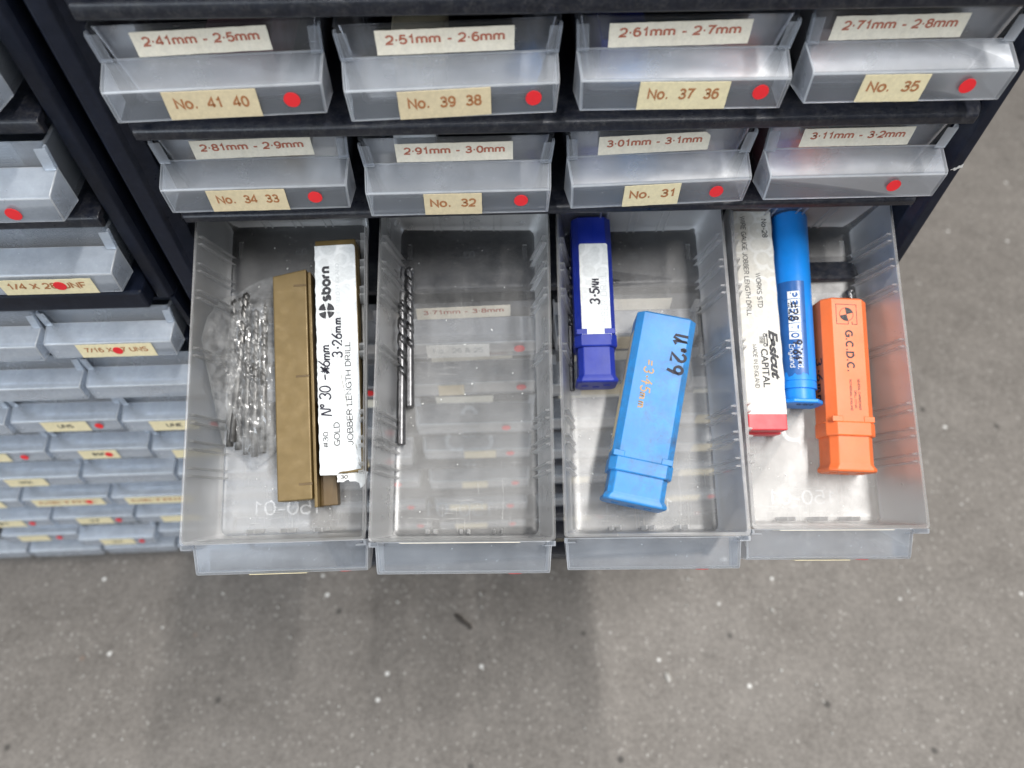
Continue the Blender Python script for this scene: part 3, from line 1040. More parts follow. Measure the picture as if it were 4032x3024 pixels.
for k in range(4):
    d = make_drawer(olab[k], OM[k], 'empty' if k == 1 else 'open', "pulled-out drawers")
    # marks moulded in the floor, seen from their back
    fm = flat((0, 0, FL), (1, 0, 0), (0, 1, 0), (0, 0, 1))

    def sub(cx, cy, f=fm):
        return lambda a, b, dd: f(a + cx, b + cy, dd)
    bm = text_bm("150-01", sub(-2, 13), width=27, height=6.0, mirror=True, depth=0.06)
    bm2 = text_bm("03", sub(0.6, 122.5), width=5, height=3.2, mirror=True, depth=0.06)
    bm3 = text_bm("PP", sub(1, 31), width=5.6, height=3.6, mirror=True, depth=0.06)
    bm4 = text_bm("05", sub(1, 44), width=5.8, height=3.8, mirror=True, depth=0.06)
    for b in (bm, bm2, bm3, bm4):
        obj("moulded_mark", b, 'emboss', d)
    bm = bmesh.new()

    def strip(pts, w):
        pv = [Vector(p) for p in pts]
        lv, rv = [], []
        for i, p in enumerate(pv):
            tt = (pv[min(len(pv) - 1, i + 1)] - pv[max(0, i - 1)]).normalized()
            nn = Vector((-tt.y, tt.x)) * w / 2
            a, b_ = p + nn, p - nn
            lv.append(bm.verts.new(Vector(fm(a.x, a.y, .06)) * S))
            rv.append(bm.verts.new(Vector(fm(b_.x, b_.y, .06)) * S))
        for i in range(len(pv) - 1):
            bm.faces.new((lv[i], lv[i + 1], rv[i + 1], rv[i]))
    strip(arc(-4.5, 40.5, 3.6, 3.4, 130, 270, 8) + [(-1.5, 37.1)], 1.7)          # chasing arrows
    strip([(-1.6, 39), (-1.5, 35.2), (0.2, 37.1)], 0.5)
    strip([(1.6, 37.1), (6.5, 37.1)] + arc(6.8, 40.5, 3.6, 3.4, 270, 400, 8), 1.7)
    strip(arc(1.1, 51, 2.9, 3.6, 10, 170, 9), 1.7)
    obj("moulded_mark", bm, 'emboss', d)
    bm = bmesh.new()
    strip(arc(0.7, 63.3, 3.0, 3.0, 0, 360, 22), 0.35)
    strip(arc(0.7, 63.3, 0.8, 0.8, 0, 360, 12), 0.3)
    obj("moulded_mark", bm, 'emboss', d)
    if k != 1:
        pass
    red_dot(d, (.86, .80, .8, .74)[k], -18, seed=k)
    if k in (0, 3):
        obj("paper_label", plate(face_map(-2.0, -18.4), rrect(22, 9, .2), .12, .3), 'tan2', d)
    if k in (1, 3):
        obj("paper_label", plate(flat((-1, -0.35, -5), (1, 0, 0), (0, 0, 1), (0, -1, 0)), rrect(44, 7.4, .2), 0, .2), 'cream', d)

# drawers further down in the right cabinet, seen through the pulled-out ones
WH = ["the bag of drills and bronze cases", "the two loose black drills", "the blue cases", "the orange case"]
ORD = ["first", "second", "third", "fourth", "fifth", "sixth", "seventh", "eighth"]
rnd = random.Random(11)
for r in range(3, 11):
    for c in range(4):
        push = rnd.uniform(-1.5, 3.0) + (2 if r == 3 else 0)
        lab = f"{ORD[r - 3]} closed drawer below the pulled-out drawer with {WH[c]}"
        if (r, c) == (3, 1):
            lab = "closed drawer labelled 3·71mm - 3·8mm seen through the drawer with two black drills"
        d = make_drawer(lab, T(c * COLP, -push + (r - 3) * 3.4, -r * ROWP - 3.2) @ Matrix.Rotation(rnd.uniform(-.01, .01), 4, 'Z'), 'closed', GR)
        if (r, c) == (3, 1):
            top_card(d, "3·71mm - 3·8mm", .16, .78, 1.2, seed=91)
            no_card(d, "No.  26 & 25", .2, .64, mat='plainwhite', inkm='greyink', seed=92)
        elif (r, c) == (4, 1):
            top_card(d, "4·11mm - 4·2mm", .2, .8, 1.2, seed=93)
            obj("paper_label", plate(face_map(-11, -18.4), rrect(13, 9, .2), .12, .3), 'tan', d)
        else:
            if rnd.random() < .8:
                w = rnd.uniform(30, 44)
                obj("paper_label", plate(flat((rnd.uniform(-6, 2), -0.35, -5), (1, 0, 0), (0, 0, 1), (0, -1, 0)), rrect(w, 7.4, .2), 0, .2), 'cream', d)
            if rnd.random() < .6:
                w = rnd.uniform(14, 26)
                obj("paper_label", plate(face_map(rnd.uniform(-10, 2), -18.4), rrect(w, 9, .2), .12, .3), 'tan', d)
        red_dot(d, rnd.uniform(.74, .88), seed=r * 4 + c)

# ------------------------------------------------------------------ cabinets
def frame_post(x0, x1, z0, z1, y1=138, ch=2.2, inner=None, yf=0.0):
    """side wall of a cabinet with chamfered front edge"""
    bm = bmesh.new()
    a = min(x0, x1)
    b = max(x0, x1)
    prof = [(a, y1), (a, yf + ch), (a + ch * .7, yf), (b - ch * .7, yf), (b, yf + ch), (b, y1)]
    if inner == 'R':
        prof = [(a, y1), (a, yf + ch), (a + ch * .7, yf), (b - 6, yf), (b - 4.5, yf + 1.5), (b, yf + 4), (b, y1)]
    if inner == 'L':
        prof = [(a, y1), (a, yf + 4), (a + 3, yf + 1.2), (a + 4, yf), (b - ch * .7, yf), (b, yf + ch), (b, y1)]
    loft(bm, [[(x, y, z0) for x, y in prof], [(x, y, z1) for x, y in prof]])
    return bm


def shelf_bm(x0, x1, z, yb=137, nose=-6.0, ends=True, th=6.0):
    bm = bmesh.new()
    prof = [(yb, z + .4), (nose + 7, z + .4), (nose + 2.0, z), (nose + .5, z - .5), (nose, z - 1.3), (nose + .2, z - th + .8), (nose + 1.2, z - th), (nose + 3, z - th), (nose + 3.4, z - 3.0), (yb, z - 3.0)]
    e = 2.5
    rings = []
    for x, k in ((x0, 1), (x0 + e, 0), (x1 - e, 0), (x1, 1)):
        rings.append([(x, y + (4.5 if (k and ends and y < 2) else 0), zz) for y, zz in prof])
    loft(bm, rings)
    return bm


rc = thing("drawer_cabinet", "black plastic cabinet framing the four columns of small drawers", "cabinet", T(0, 0, 0))
obj("side_wall", frame_post(-50, -36.3, FZ, 48, inner='R'), 'black', rc, bevel=.5)
sw = obj("side_wall", frame_post(252.5, 262, FZ, 48, inner='L'), 'black', rc, bevel=.5)
chip = ragged([(0, 0), (2.4, 1.6), (2.2, 2.8), (-1.6, 0.4)], .35, 4, .5)
obj("worn_chip", plate(flat((258.6, -0.05, -61.5), (1, 0, 0), (0, 0, 1), (0, -1, 0)), chip, -.1, .12), 'chipw', sw)
for r in range(-1, 11):
    z = -r * ROWP - 32.6 - (3.0 if r >= 2 else 0)
    obj("shelf", shelf_bm(-36.2, 252.4, z, nose=(-1.0 if r >= 1 else -6.0), th=(4.4 if r >= 1 else 5.0 if r == 0 else 6.0)), 'dusty', rc, bevel=.35, smooth=40)
obj("back_wall", box((-49, 138, FZ), (261, 140, 48)), 'black', rc)
obj("plinth", box((-49.5, 3, FZ + .2), (261.5, 137.5, FZ + 3.6)), 'black', rc)

obj("lid", box((-50.4, -2, 48.05), (262.4, 140.5, 52)), 'black', rc, bevel=.8)
# upper left cabinet
lc = thing("drawer_cabinet", "black plastic cabinet at the left edge with three wide pale drawers", "cabinet", T(0, 0, 0))
obj("side_wall", frame_post(-63, -55, -121, 48), 'black', lc, bevel=.5)
for z in (6.0, -35.0, -76.5):
    obj("shelf", shelf_bm(-210, -63.1, z + 5.5, nose=-4, ends=False), 'dusty', lc, bevel=.35, smooth=40)
obj("side_wall", box((-213, 0, -121), (-210.2, 138, 48)), 'black', lc)
obj("lid", box((-213, -2, 48.05), (-54.6, 140.5, 52)), 'black', lc, bevel=.8)
obj("base_beam", box((-210, -6, -121), (-63.1, 137, -110.5)), 'black', lc, bevel=1.2)
obj("back_wall", box((-210, 138, -121), (-55, 140, 48)), 'black', lc)
GL_ = "wide drawers of the upper left cabinet"
labs = ["wide pale drawer mostly outside the upper left edge, without sticker",
        "wide pale drawer at the left edge with barcode seen inside and a red dot",
        "wide pale drawer labelled 1/4 X 28 UNF with a red dot over the text"]
for i, (z, push) in enumerate(((4.5, 5.5), (-36.5, 6.5), (-78.5, 1.5))):
    d = make_drawer(labs[i], T(-97.0, -push, z), 'pale', GL_)
    if i == 1:
        red_dot(d, .76, -19.5, 2.6, seed=3)
        bars = bmesh.new()
        for b_ in range(7):
            hexa(bars, (-8, 1.9, -2.0 - b_ * 1.1), (20, 2.0, -2.45 - b_ * 1.1))
        cd = obj("paper_label", box((-22, 2.05, -10.5), (21, 2.2, -1)), 'plainwhite', d)
        obj("lettering", bars, 'greyink', cd)
    if i == 2:
        cm = no_card(d, "1/4 X 28 UNF", .30, .86, z0=-15.0, z1=-23.4, mat='tan2', seed=77, tw=.84, th=3.6)
        red_dot(d, .655, -18.6, 2.3, lift=.42, sx=1.05, seed=8)

# lower left block of smaller drawers: 58 mm by 36.7 mm pitch, leaning back a little
ll = thing("drawer_cabinet", "low cabinet of small pale drawers standing on the floor at left", "cabinet", T(0, 0, 0))


def lowy(z):
    return 1.5 + (-123 - z) * 0.09


for x in (-55.5, -114, -172, -230, -288, -346):
    bm = bmesh.new()
    w = 2.2 if x > -60 else .8
    prof = lambda z: [(x - w, lowy(z), z), (x + w * .1, lowy(z), z), (x + w * .1, lowy(z) + 137, z), (x - w, lowy(z) + 137, z)]
    loft(bm, [prof(-122), prof(FZ)])
    obj("upright", bm, 'black', ll)
for i in range(10):
    z = -121.8 - 36.7 * i + 2
    if i == 0:
        z = -123.5
    if z < FZ:
        continue
    obj("shelf", box((-346, lowy(z) + 1.5, z - 2), (-57.9, lowy(z) + 136, z)), 'black', ll)
obj("back_wall", box((-346, lowy(FZ) + 138, FZ), (-56, lowy(FZ) + 140, -122)), 'black', ll)
obj("plinth", box((-346, lowy(FZ) + 2, FZ), (-57.9, lowy(FZ) + 136, FZ + 2.5)), 'black', ll)
SX, SZ = 55.0 / 65.0, 0.885
info = {  # (row, col): (label u0, u1, text, ink, dot u, extra push)
    (0, 0): (.24, .84, "7/16 X 27 UNS", 'brownink', .55, 0), (0, 1): (None, 0, "", '', .55, 0),
    (2, 1): (.27, .70, "UNS", 'darkink', .80, 0), (2, 0): (.25, .7, "UNE", 'darkink', .85, 0),
    (3, 1): (.28, .67, "BSF", 'darkink', .575, 0), (3, 2): (.2, .6, "", '', .76, 0), (3, 0): (.2, .7, "", '', None, 0),
    (4, 2): (.18, .62, "MISC", 'darkink', None, 0),
    (5, 2): (.1, .93, "METRIC", 'brownink', .76, 0), (5, 1): (.15, .95, "METRIC", 'brownink', None, 0), (5, 3): (.2, .8, "", '', None, 0),
    (6, 3): (.2, .66, "F", 'darkink', .76, 0), (6, 2): (.28, .72, "UNF", 'darkink', .8, 0), (6, 1): (.3, .8, "", '', None, 0),
    (7, 3): (.2, .6, "", '', .74, 0), (7, 2): (.28, .72, "UNC", 'darkink', .82, 4),
}
GB = "small pale drawers of the lower left cabinet"
CO = ["nearest the bag drawer", "second from the bag drawer", "third from the bag drawer", "fourth from the bag drawer", "farthest left"]
RO = ["top", "second", "third", "fourth", "fifth", "sixth", "seventh", "eighth", "bottom"]
for r in range(9):
    for c in range(5):
        if c == 4 and r < 8 or c == 3 and r < 5 or (c == 2 and r < 2):
            continue
        inf = info.get((r, c), (None, 0, "", '', None, 0))
        zt = -136.0 - 36.7 * r
        yt = -12.2 + 3.25 * r
        mt = T(-86.5 - 58 * c, yt + 11.8 * SX - inf[5] + random.Random(r * 7 + c).uniform(-.8, .8), zt + 12.75 * SZ) @ Matrix.Rotation(R(-4.5), 4, 'X') @ Matrix.Diagonal((SX, SX, SZ, 1))
        words = inf[2]
        if words and words != "METRIC":
            lab = f"small pale drawer labelled {words} in the lower left cabinet"
        else:
            lab = f"{RO[r]} row of the lower left cabinet: pale drawer {CO[c]}"
        d = make_drawer(lab, mt, 'pale', GB)
        if inf[0] is not None:
            if words:
                cd = no_card(d, words, inf[0], inf[1], mat='tan2', inkm=inf[3], seed=r * 9 + c, tw=.84 if len(words) > 5 else .34, th=3.6)
            else:
                obj("paper_label", plate(face_map(-32.4 + 64.8 * (inf[0] + inf[1]) / 2, -18.6), rrect(64.8 * (inf[1] - inf[0]), 9, .2), .12, .3), 'tan2', d)
        if inf[4] is not None:
            red_dot(d, inf[4], -18.4, 2.5, lift=.42, seed=r + c)


# ------------------------------------------------------------------ drill bits
def drill_bit(label, mat4, length, dia, flute, mat='blacksteel', group=None, turns=None):
    """axis along +y: shank end at y=0, tip at y=length"""
    t = thing("drill_bit", label, "drill bit", mat4, group)
    r = dia / 2
    bm = bmesh.new()
    n = 20
    sh = length - flute
    ring = lambda y, rr: [(rr * math.cos(2 * PI * k / n), y, rr * math.sin(2 * PI * k / n)) for k in range(n)]
    loft(bm, [ring(0, r * .86), ring(.25, r), ring(sh, r)])
    obj("shank", bm, mat, t, smooth=40)
    bm = bmesh.new()
    n = 28
    turns = turns or flute / (dia * 3.6)
    steps = int(flute * 2.2)
    rings = []
    for i in range(steps + 1):
        f = i / steps
        y = sh + flute * f
        tw = 2 * PI * turns * f
        taper = 1.0
        left = flute * (1 - f)
        if left < r * .75:
            taper = max(.06, left / (r * .75))
        fade = min(1, f * flute / (dia * 1.2))
        rg = []
        for k in range(n):
            a = 2 * PI * k / n
            c2 = abs(math.cos(a))                    # two flutes
            cut = max(0.0, (c2 - .62) / .38)
            rr = r * (1 - fade * 0.62 * math.sin(min(1, cut * 1.1) * PI / 2))
            rg.append((rr * taper * math.cos(a + tw), y, rr * taper * math.sin(a + tw)))
        rings.append(rg)
    loft(bm, rings)
    obj("fluted_body", bm, mat, t, smooth=35)
    return t


def in_drawer(k, x0, y0, z0, x1, y1, z1, roll=0.0):
    """frame at point 0 (drawer floor coordinates), y axis to point 1"""
    a, b = Vector((x0, y0, FL + z0)), Vector((x1, y1, FL + z1))
    y = (b - a).normalized()
    x = y.cross(Vector((0, 0, 1))).normalized()
    z = x.cross(y)
    q = Matrix((x, y, z)).transposed().to_4x4()
    q.translation = a * S
    return OM[k] @ q @ Matrix.Rotation(R(roll), 4, 'Y'), (b - a).length


# drawer 2: two loose drills
q, ln = in_drawer(1, -23.3, 54.6, 1.6, -25.0, 116.5, 1.6)
drill_bit("black twist drill lying further right and further back in the near-empty drawer", q, ln, 3.8, 38, group="loose drills in the near-empty drawer")
q, ln = in_drawer(1, -26.4, 38.7, 2.6, -27.6, 101, 3.0, 40)
drill_bit("black twist drill lying against the side wall of the near-empty drawer", q, ln, 3.8, 36, group="loose drills in the near-empty drawer")
# drawer 3: a thin drill along the wall
q, ln = in_drawer(2, -28.0, 61, 1.6, -27.6, 122, 1.8)
drill_bit("thin dark drill squeezed between the dark blue case and drawer wall", q, ln, 2.4, 34)
# drawer 4: tip behind the orange case
q, ln = in_drawer(3, 27.0, 52, 2.0, 25.3, 104, 2.0)
drill_bit("black twist drill whose tip sticks out behind the orange case", q, ln, 3.6, 30)
# drawer 1: grey rod between white-labelled case and wall
q, ln = in_drawer(0, 30.6, 57, 11.0, 29.2, 101, 11.0)
drill_bit("dull grey drill standing between the white-labelled case and drawer wall", q, ln, 1.9, 8, 'steel', turns=.4)
# drawer 1: the drills inside the bag
ps = [(-26.2, 38.3, -26.6, 101.2), (-22.6, 36.8, -23.4, 102.2), (-19.2, 34.8, -20.4, 99.5), (-15.9, 33.8, -17.2, 96.5), (-12.7, 35.1, -13.6, 98.4), (-24.2, 39.8, -20.6, 103.2)]
nm = ["leftmost", "second from the left", "third from the left", "fourth from the left", "rightmost", "topmost, lying slantwise on the others"]
for i, (x0, y0, x1, y1) in enumerate(ps):
    zz = 1.8 if i < 5 else 4.6
    q, ln = in_drawer(0, x0, y0, zz, x1, y1, zz + (.3 if i < 5 else .1), i * 37)
    drill_bit(f"steel drill in the clear bag, {nm[i]}", q, ln, 2.9, 36, 'steel', "drills in the clear bag")

# clear bag
cx, cy_ = -20.5, 68.0
outl = [(-10.0, 111.5), (-14.9, 110.1), (-23.0, 105.7), (-30.4, 99.5), (-31.0, 90.0), (-31.2, 80.0), (-30.5, 67.9), (-29.5, 52), (-27.8, 39.2), (-21.3, 33.5), (-17.4, 27.7), (-11.6, 33), (-5.9, 38.2), (-5.7, 51.8), (-8.4, 81.9), (-9.2, 100)]
outl = [(-10.0, 111.5), (-14.9, 110.1), (-23.0, 105.7), (-31.5, 98.8), (-36.8, 88.5), (-38.8, 79), (-36.0, 67.9), (-30.8, 48.6), (-28.0, 39.2), (-20.8, 32.5), (-17.4, 27.7), (-11.6, 32), (-5.9, 37.7), (-5.7, 51.8), (-8.4, 81.9), (-9.2, 100)]
NA, NR = 120, 34
angs = sorted((math.atan2(y - cy_, x - cx), math.hypot(x - cx, y - cy_)) for x, y in outl)


def bag_r(a):
    n = len(angs)
    for i in range(n):
        a0, r0 = angs[i]
        a1, r1 = angs[(i + 1) % n]
        aa = a
        if i == n - 1:
            a1 += 2 * PI
            if aa < a0:
                aa += 2 * PI
        if a0 <= aa <= a1:
            # straight chord between the two corners
            p0 = Vector((r0 * math.cos(a0), r0 * math.sin(a0)))
            p1 = Vector((r1 * math.cos(a1), r1 * math.sin(a1)))
            d = Vector((math.cos(aa), math.sin(aa)))
            e = p1 - p0
            den = d.x * e.y - d.y * e.x
            return (p0.x * e.y - p0.y * e.x) / den if abs(den) > 1e-9 else r0
    return angs[0][1]


bm = bmesh.new()
cen = bm.verts.new(Vector((cx, cy_, FL + 6.6)) * S)
prev = None
for j in range(1, NR + 1):
    f = j / NR
    row = []
    for i in range(NA):
        a = -PI + 2 * PI * i / NA
        rr = bag_r(a) * f
        x, y = cx + rr * math.cos(a), cy_ + rr * math.sin(a)
        hgt = 6.4 * (1 - f ** 3.5) + .7
        nz = noise.noise(Vector((x * .16, y * .055, 3.1))) * 1.8 + abs(noise.noise(Vector((x * .4, y * .16, 9)))) * 2.6 + noise.noise(Vector((x * 1.0, y * .5, 19))) * .8
        ridge = 0.55 * math.sin((x + 26.2) * 2 * PI / 3.4 + PI / 2) * (1 - f) if 36 < y < 100 else 0
        z = max(.5, hgt + (nz + ridge) * (0.3 + .9 * (1 - f * f)))
        if x < -27.4:                                  # climbs the sloping side wall
            zc = 2.2 + 1.75 * (-27.4 - x)
            x = -28.2 - (zc - 2.0) / 6.2 + max(0, z - 2.2) * .9
            z = zc + z * .12
        row.append(bm.verts.new(Vector((x, y, FL + z)) * S))
    if prev is None:
        for i in range(NA):
            bm.faces.new((cen, row[i], row[(i + 1) % NA]))
    else:
        for i in range(NA):
            bm.faces.new((prev[i], row[i], row[(i + 1) % NA], prev[(i + 1) % NA]))
    prev = row
bag = obj("plastic_bag", bm, 'film', smooth=28)
bag.matrix_world = OM[0]
tag(bag, "crumpled clear plastic bag of steel drills in the left pulled-out drawer", "plastic bag")


# ------------------------------------------------------------------ cases
def chamf(w, h, c, y, z0=0.0, cx_=0.0, c2=None):
    c2 = c if c2 is None else c2
    a, b = w / 2, h
    return [(cx_ - a, y, z0 + c2), (cx_ - a + c2, y, z0), (cx_ + a - c2, y, z0), (cx_ + a, y, z0 + c2),
            (cx_ + a, y, z0 + b - c), (cx_ + a - c, y, z0 + b), (cx_ - a + c, y, z0 + b), (cx_ - a, y, z0 + b - c)]


def sleeve_case(label, mat4, w, h, c, ltop, lplug, mat, collar=6.0, lip=1.0, seam=False):
    """square telescopic case lying on its side: closed sleeve end at y=0, cap end at y=-(ltop+lplug)"""
    t = thing("drill_case", label, "drill case", mat4)
    bm = bmesh.new()
    r = .8
    co = .38
    rings = [chamf(w - 2 * r, h - 2 * r, c, 0, r), chamf(w, h, c, -r)]
    y1 = -(ltop - collar)
    rings += [chamf(w, h, c, y1), chamf(w + 2 * co * .2, h, c, y1 - .1), chamf(w + 2 * co, h + co, c, y1 - .7), chamf(w + 2 * co, h + co, c, -ltop + .5), chamf(w + 2 * co - .5, h + co - .3, c, -ltop)]
    loft(bm, rings)
    obj("sleeve", bm, mat, t, smooth=30, bevel=.35)
    for s in (-1, 1):                                   # snap notches at the collar
        nb = bmesh.new()
        hexa(nb, (s * (w / 2 - c) - 2.2, y1 - .4, h - .6), (s * (w / 2 - c) + 2.2, y1 + 2.0, h + .28))
        obj("snap_tab", nb, mat, t, bevel=.25)
    bm = bmesh.new()
    wi, hi, ci = w - 1.6, h - 1.4, c * .8
    z0 = .7
    ye = -(ltop + lplug)
    rings = [chamf(wi, hi, ci, -ltop + 3, z0), chamf(wi, hi, ci, ye + 3.6, z0), chamf(wi + .3, hi, ci, ye + 3.0, z0),
             chamf(wi + 2 * lip, hi + lip, ci, ye + 1.6, z0 - .5), chamf(wi + 2 * lip, hi + lip, ci, ye + .6, z0 - .5), chamf(wi + 2 * lip - 1.4, hi + lip - 1.2, ci, ye, z0 + .2)]
    loft(bm, rings)
    cap = obj("cap", bm, mat, t, smooth=30, bevel=.3)
    bm = bmesh.new()
    for (bx, bz) in ((-.28, .5), (.0, .36), (.26, .55)):
        hexa(bm, (bx * w - 1.6, ye - .3, bz * h - 1.0), (bx * w + 1.2, ye + .1, bz * h + 1.1))
    obj("moulding_stub", bm, mat, cap, bevel=.3)
    return t


# --- dark blue case
q, ln = in_drawer(2, -18.2, 61, 0, -18.5, 134.5, 0)
q = q @ T(0, ln, 0)
t = sleeve_case("dark blue case with white label marked 3.5MM by hand", q, 16.6, 15.2, 2.6, 58, 15, 'navy', collar=5.5)
lp = flat((.3, -33.5, 15.2), (1, 0, 0), (0, 1, 0), (0, 0, 1))
pts = [(-6, -19.5), (-3.4, -20.2), (-2.4, -22), (6, -22)] + arc(5, 19.6, 1, 1, 0, 90, 4) + arc(-5, 19.6, 1, 1, 90, 180, 4)
lb = obj("paper_label", plate(lp, ragged(pts, .08, 3, 3), .03, .2), 'white', t)
up = lambda mp, x, y: (lambda a, b, d: mp(x - b, y + a, d))          # text running away from the viewer
dn = lambda mp, x, y: (lambda a, b, d: mp(x + b, y - a, d))          # text running towards the viewer
obj("lettering", hand("3.5MM", up(lp, 1.6, -6.5), 3.8, .8, .24, seed=4), 'pen', lb)
obj("lettering", text_bm("JOBBER DRILL", up(lp, 3.6, -6), width=27, height=2.8, d0=.2, depth=.02), 'greyink', lb)
sm = bmesh.new()
hexa(sm, (-.12, -13.2, 15.1), (.12, -.6, 15.3))
obj("mould_seam", sm, 'navy', t)

# --- light blue case
q, ln = in_drawer(2, -6.4, 12.2, 0, 10.9, 88.4, 0)
q = q @ T(0, ln, 0)
t = sleeve_case("light blue case marked N°29 in black pen, lying askew", q, 24.0, 18.6, 2.6, 66.5, 11.5, 'blue', collar=6.0, lip=1.2)
lp = flat((0, -30, 18.62), (1, 0, 0), (0, 1, 0), (0, 0, 1))
obj("lettering", hand("u'29", dn(lp, 3.6, 22.3), 6.0, 1.2, .05, space=.86, seed=6, slant=0.05), 'pen', t)
obj("lettering", hand("=3.45mm", dn(lp, -5.6, 9.5), 3.8, .62, .05, seed=8, adv=1.08), 'faded', t)
lp2 = flat((-12.0, -33, 9.3), (0, 1, 0), (0, 0, 1), (-1, 0, 0))
lb = obj("paper_label", plate(lp2, rrect(50, 11, .4), .03, .15), 'tan', t)
st = bmesh.new()
for i in range(3):
    b_ = -24.0 + i * 1.6
    for w_ in (0,):
        pp = [lp2(b_, -5.4, .2), lp2(b_ + .8, -5.4, .2), lp2(b_ + .8, 5.4, .2), lp2(b_, 5.4, .2)]
        st.faces.new([st.verts.new(Vector(p) * S) for p in pp])
obj("printed_stripe", st, 'blue', lb)

# --- orange case
q, ln = in_drawer(3, 13.4, 22.3, 0, 16.4, 95.2, 0)
q = q @ T(0, ln, 0)
t = sleeve_case("orange case printed G.C.D.C. and marked 3.6 mm on its side", q, 19.5, 16.2, 3.3, 58.5, 14.5, 'orange', collar=6, lip=1.0)
lp = flat((0, -29, 16.22), (1, 0, 0), (0, 1, 0), (0, 0, 1))
obj("lettering", text_bm("G.C.D.C.", dn(lp, .2, 5.8), width=18.0, height=3.4, bold=.04, depth=.05), 'darkink', t)
for i, (s_, xo, yo, w_) in enumerate((("GENERAL CHIPBREAKER", 3.0, -12.4, 13), ("DRILL CO plc", 1.4, -14.6, 7.4), ("ROTHERHAM, ENGLAND", -.4, -12.8, 13))):
    obj("lettering", text_bm(s_, dn(lp, xo, yo), width=w_, height=1.0, bold=.015, depth=.05), 'darkink', t)
lg = bmesh.new()


def lgp(poly, d=.05):
    lg.faces.new([lg.verts.new(Vector(lp(a, b, d)) * S) for a, b in poly])


ox, oy, hs = -.4, 21.6, 4.4
for a0, b0, a1, b1 in ((-hs, hs - .25, hs, hs), (-hs, -hs, -hs + .25, hs), (hs - .25, -hs, hs, hs), (-hs, -hs, .6, -hs + .25), (2.2, -hs, hs, -hs + .25), (.5, -hs, .75, -hs + 1.4), (2.1, -hs, 2.35, -hs + 1.2)):
    lgp([(ox + a0, oy + b0), (ox + a1, oy + b0), (ox + a1, oy + b1), (ox + a0, oy + b1)])
for a0, a1 in ((15, 100), (195, 285)):
    lgp([(ox, oy)] + [(ox + p[0], oy + p[1]) for p in arc(0, 0, 2.9, 2.9, a0, a1, 8)], .06)
rim = arc(0, 0, 2.95, 2.95, 0, 360, 26)
rin = arc(0, 0, 2.75, 2.75, 0, 360, 26)
for i in range(26):
    lgp([(ox + p[0], oy + p[1]) for p in (rim[i], rim[i + 1], rin[i + 1], rin[i])], .065)
obj("printed_emblem", lg, 'darkink', t)
lp3 = flat((-9.75, -25, 8.2), (0, -1, 0), (0, 0, 1), (-1, 0, 0))
obj("lettering", hand("3.6mm", lambda a, b, d: lp3(a, b - 1.5, d), 5.0, .8, .06, seed=12, adv=1.15), 'pen', t)

# --- blue tube
q, ln = in_drawer(3, -4.0, 50.5, 7.6, -1.2, 135.5, 7.6)
t = thing("drill_tube", "bright blue round tube with dark blue label, marked 9/64 in pen", "tube", q)
RT = 7.5
bm = bmesh.new()
n = 40
ring = lambda y, rr: [(rr * math.cos(2 * PI * k / n), y, rr * math.sin(2 * PI * k / n)) for k in range(n)]
loft(bm, [ring(6.4, RT - .5), ring(6.5, RT), ring(9.3, RT), ring(9.4, RT - .25), ring(9.7, RT - .25), ring(9.8, RT), ring(ln - 1.6, RT), ring(ln - .5, RT - .5), ring(ln, RT - 1.6)])
obj("barrel", bm, 'tube', t, smooth=30)
bm = bmesh.new()
loft(bm, [ring(8, RT - .8), ring(1.6, RT - .6)])
hexr = lambda y, k: [((-8.6) * k, y, -7.4 * k), (8.2 * k, y, -7.4 * k), (9.4 * k, y, -5.5 * k), (9.4 * k, y, 3.0 * k), (5.0 * k, y, 7.8 * k), (-5.0 * k, y, 7.8 * k), (-9.2 * k, y, 3.2 * k), (-9.4 * k, y, -5.5 * k)]
loft(bm, [hexr(1.8, .97), hexr(1.4, 1.0), hexr(.4, 1.0), hexr(0, .94)])
cap = obj("cap", bm, 'tube', t, smooth=30, bevel=.3)
cm = flat((0, -.02, 0), (1, 0, 0), (0, 0, 1), (0, -1, 0))
obj("lettering", hand("9/64", lambda a, b, d: cm(a - 2.6, b + 2.0, d), 2.6, .6, .03, seed=21), 'pen', cap)


def cyl(u0):
    # a = along tube towards the viewer, b = round the tube to the right
    def f(a, b, d):
        ang = PI / 2 - b / RT
        return Vector(((RT + d) * math.cos(ang), u0 - a, (RT + d) * math.sin(ang)))
    return f


def cyl_patch(f, a0, a1, b0, b1, d, na=12, nb=14, rag=0.0):
    bm = bmesh.new()
    rr = random.Random(2)
    g = [[bm.verts.new(Vector(f(a0 + (a1 - a0) * i / na + (rr.uniform(-rag, rag) if i == na else 0), b0 + (b1 - b0) * j / nb, d)) * S) for j in range(nb + 1)] for i in range(na + 1)]
    for i in range(na):
        for j in range(nb):
            bm.faces.new((g[i][j], g[i + 1][j], g[i + 1][j + 1], g[i][j + 1]))
    return bm


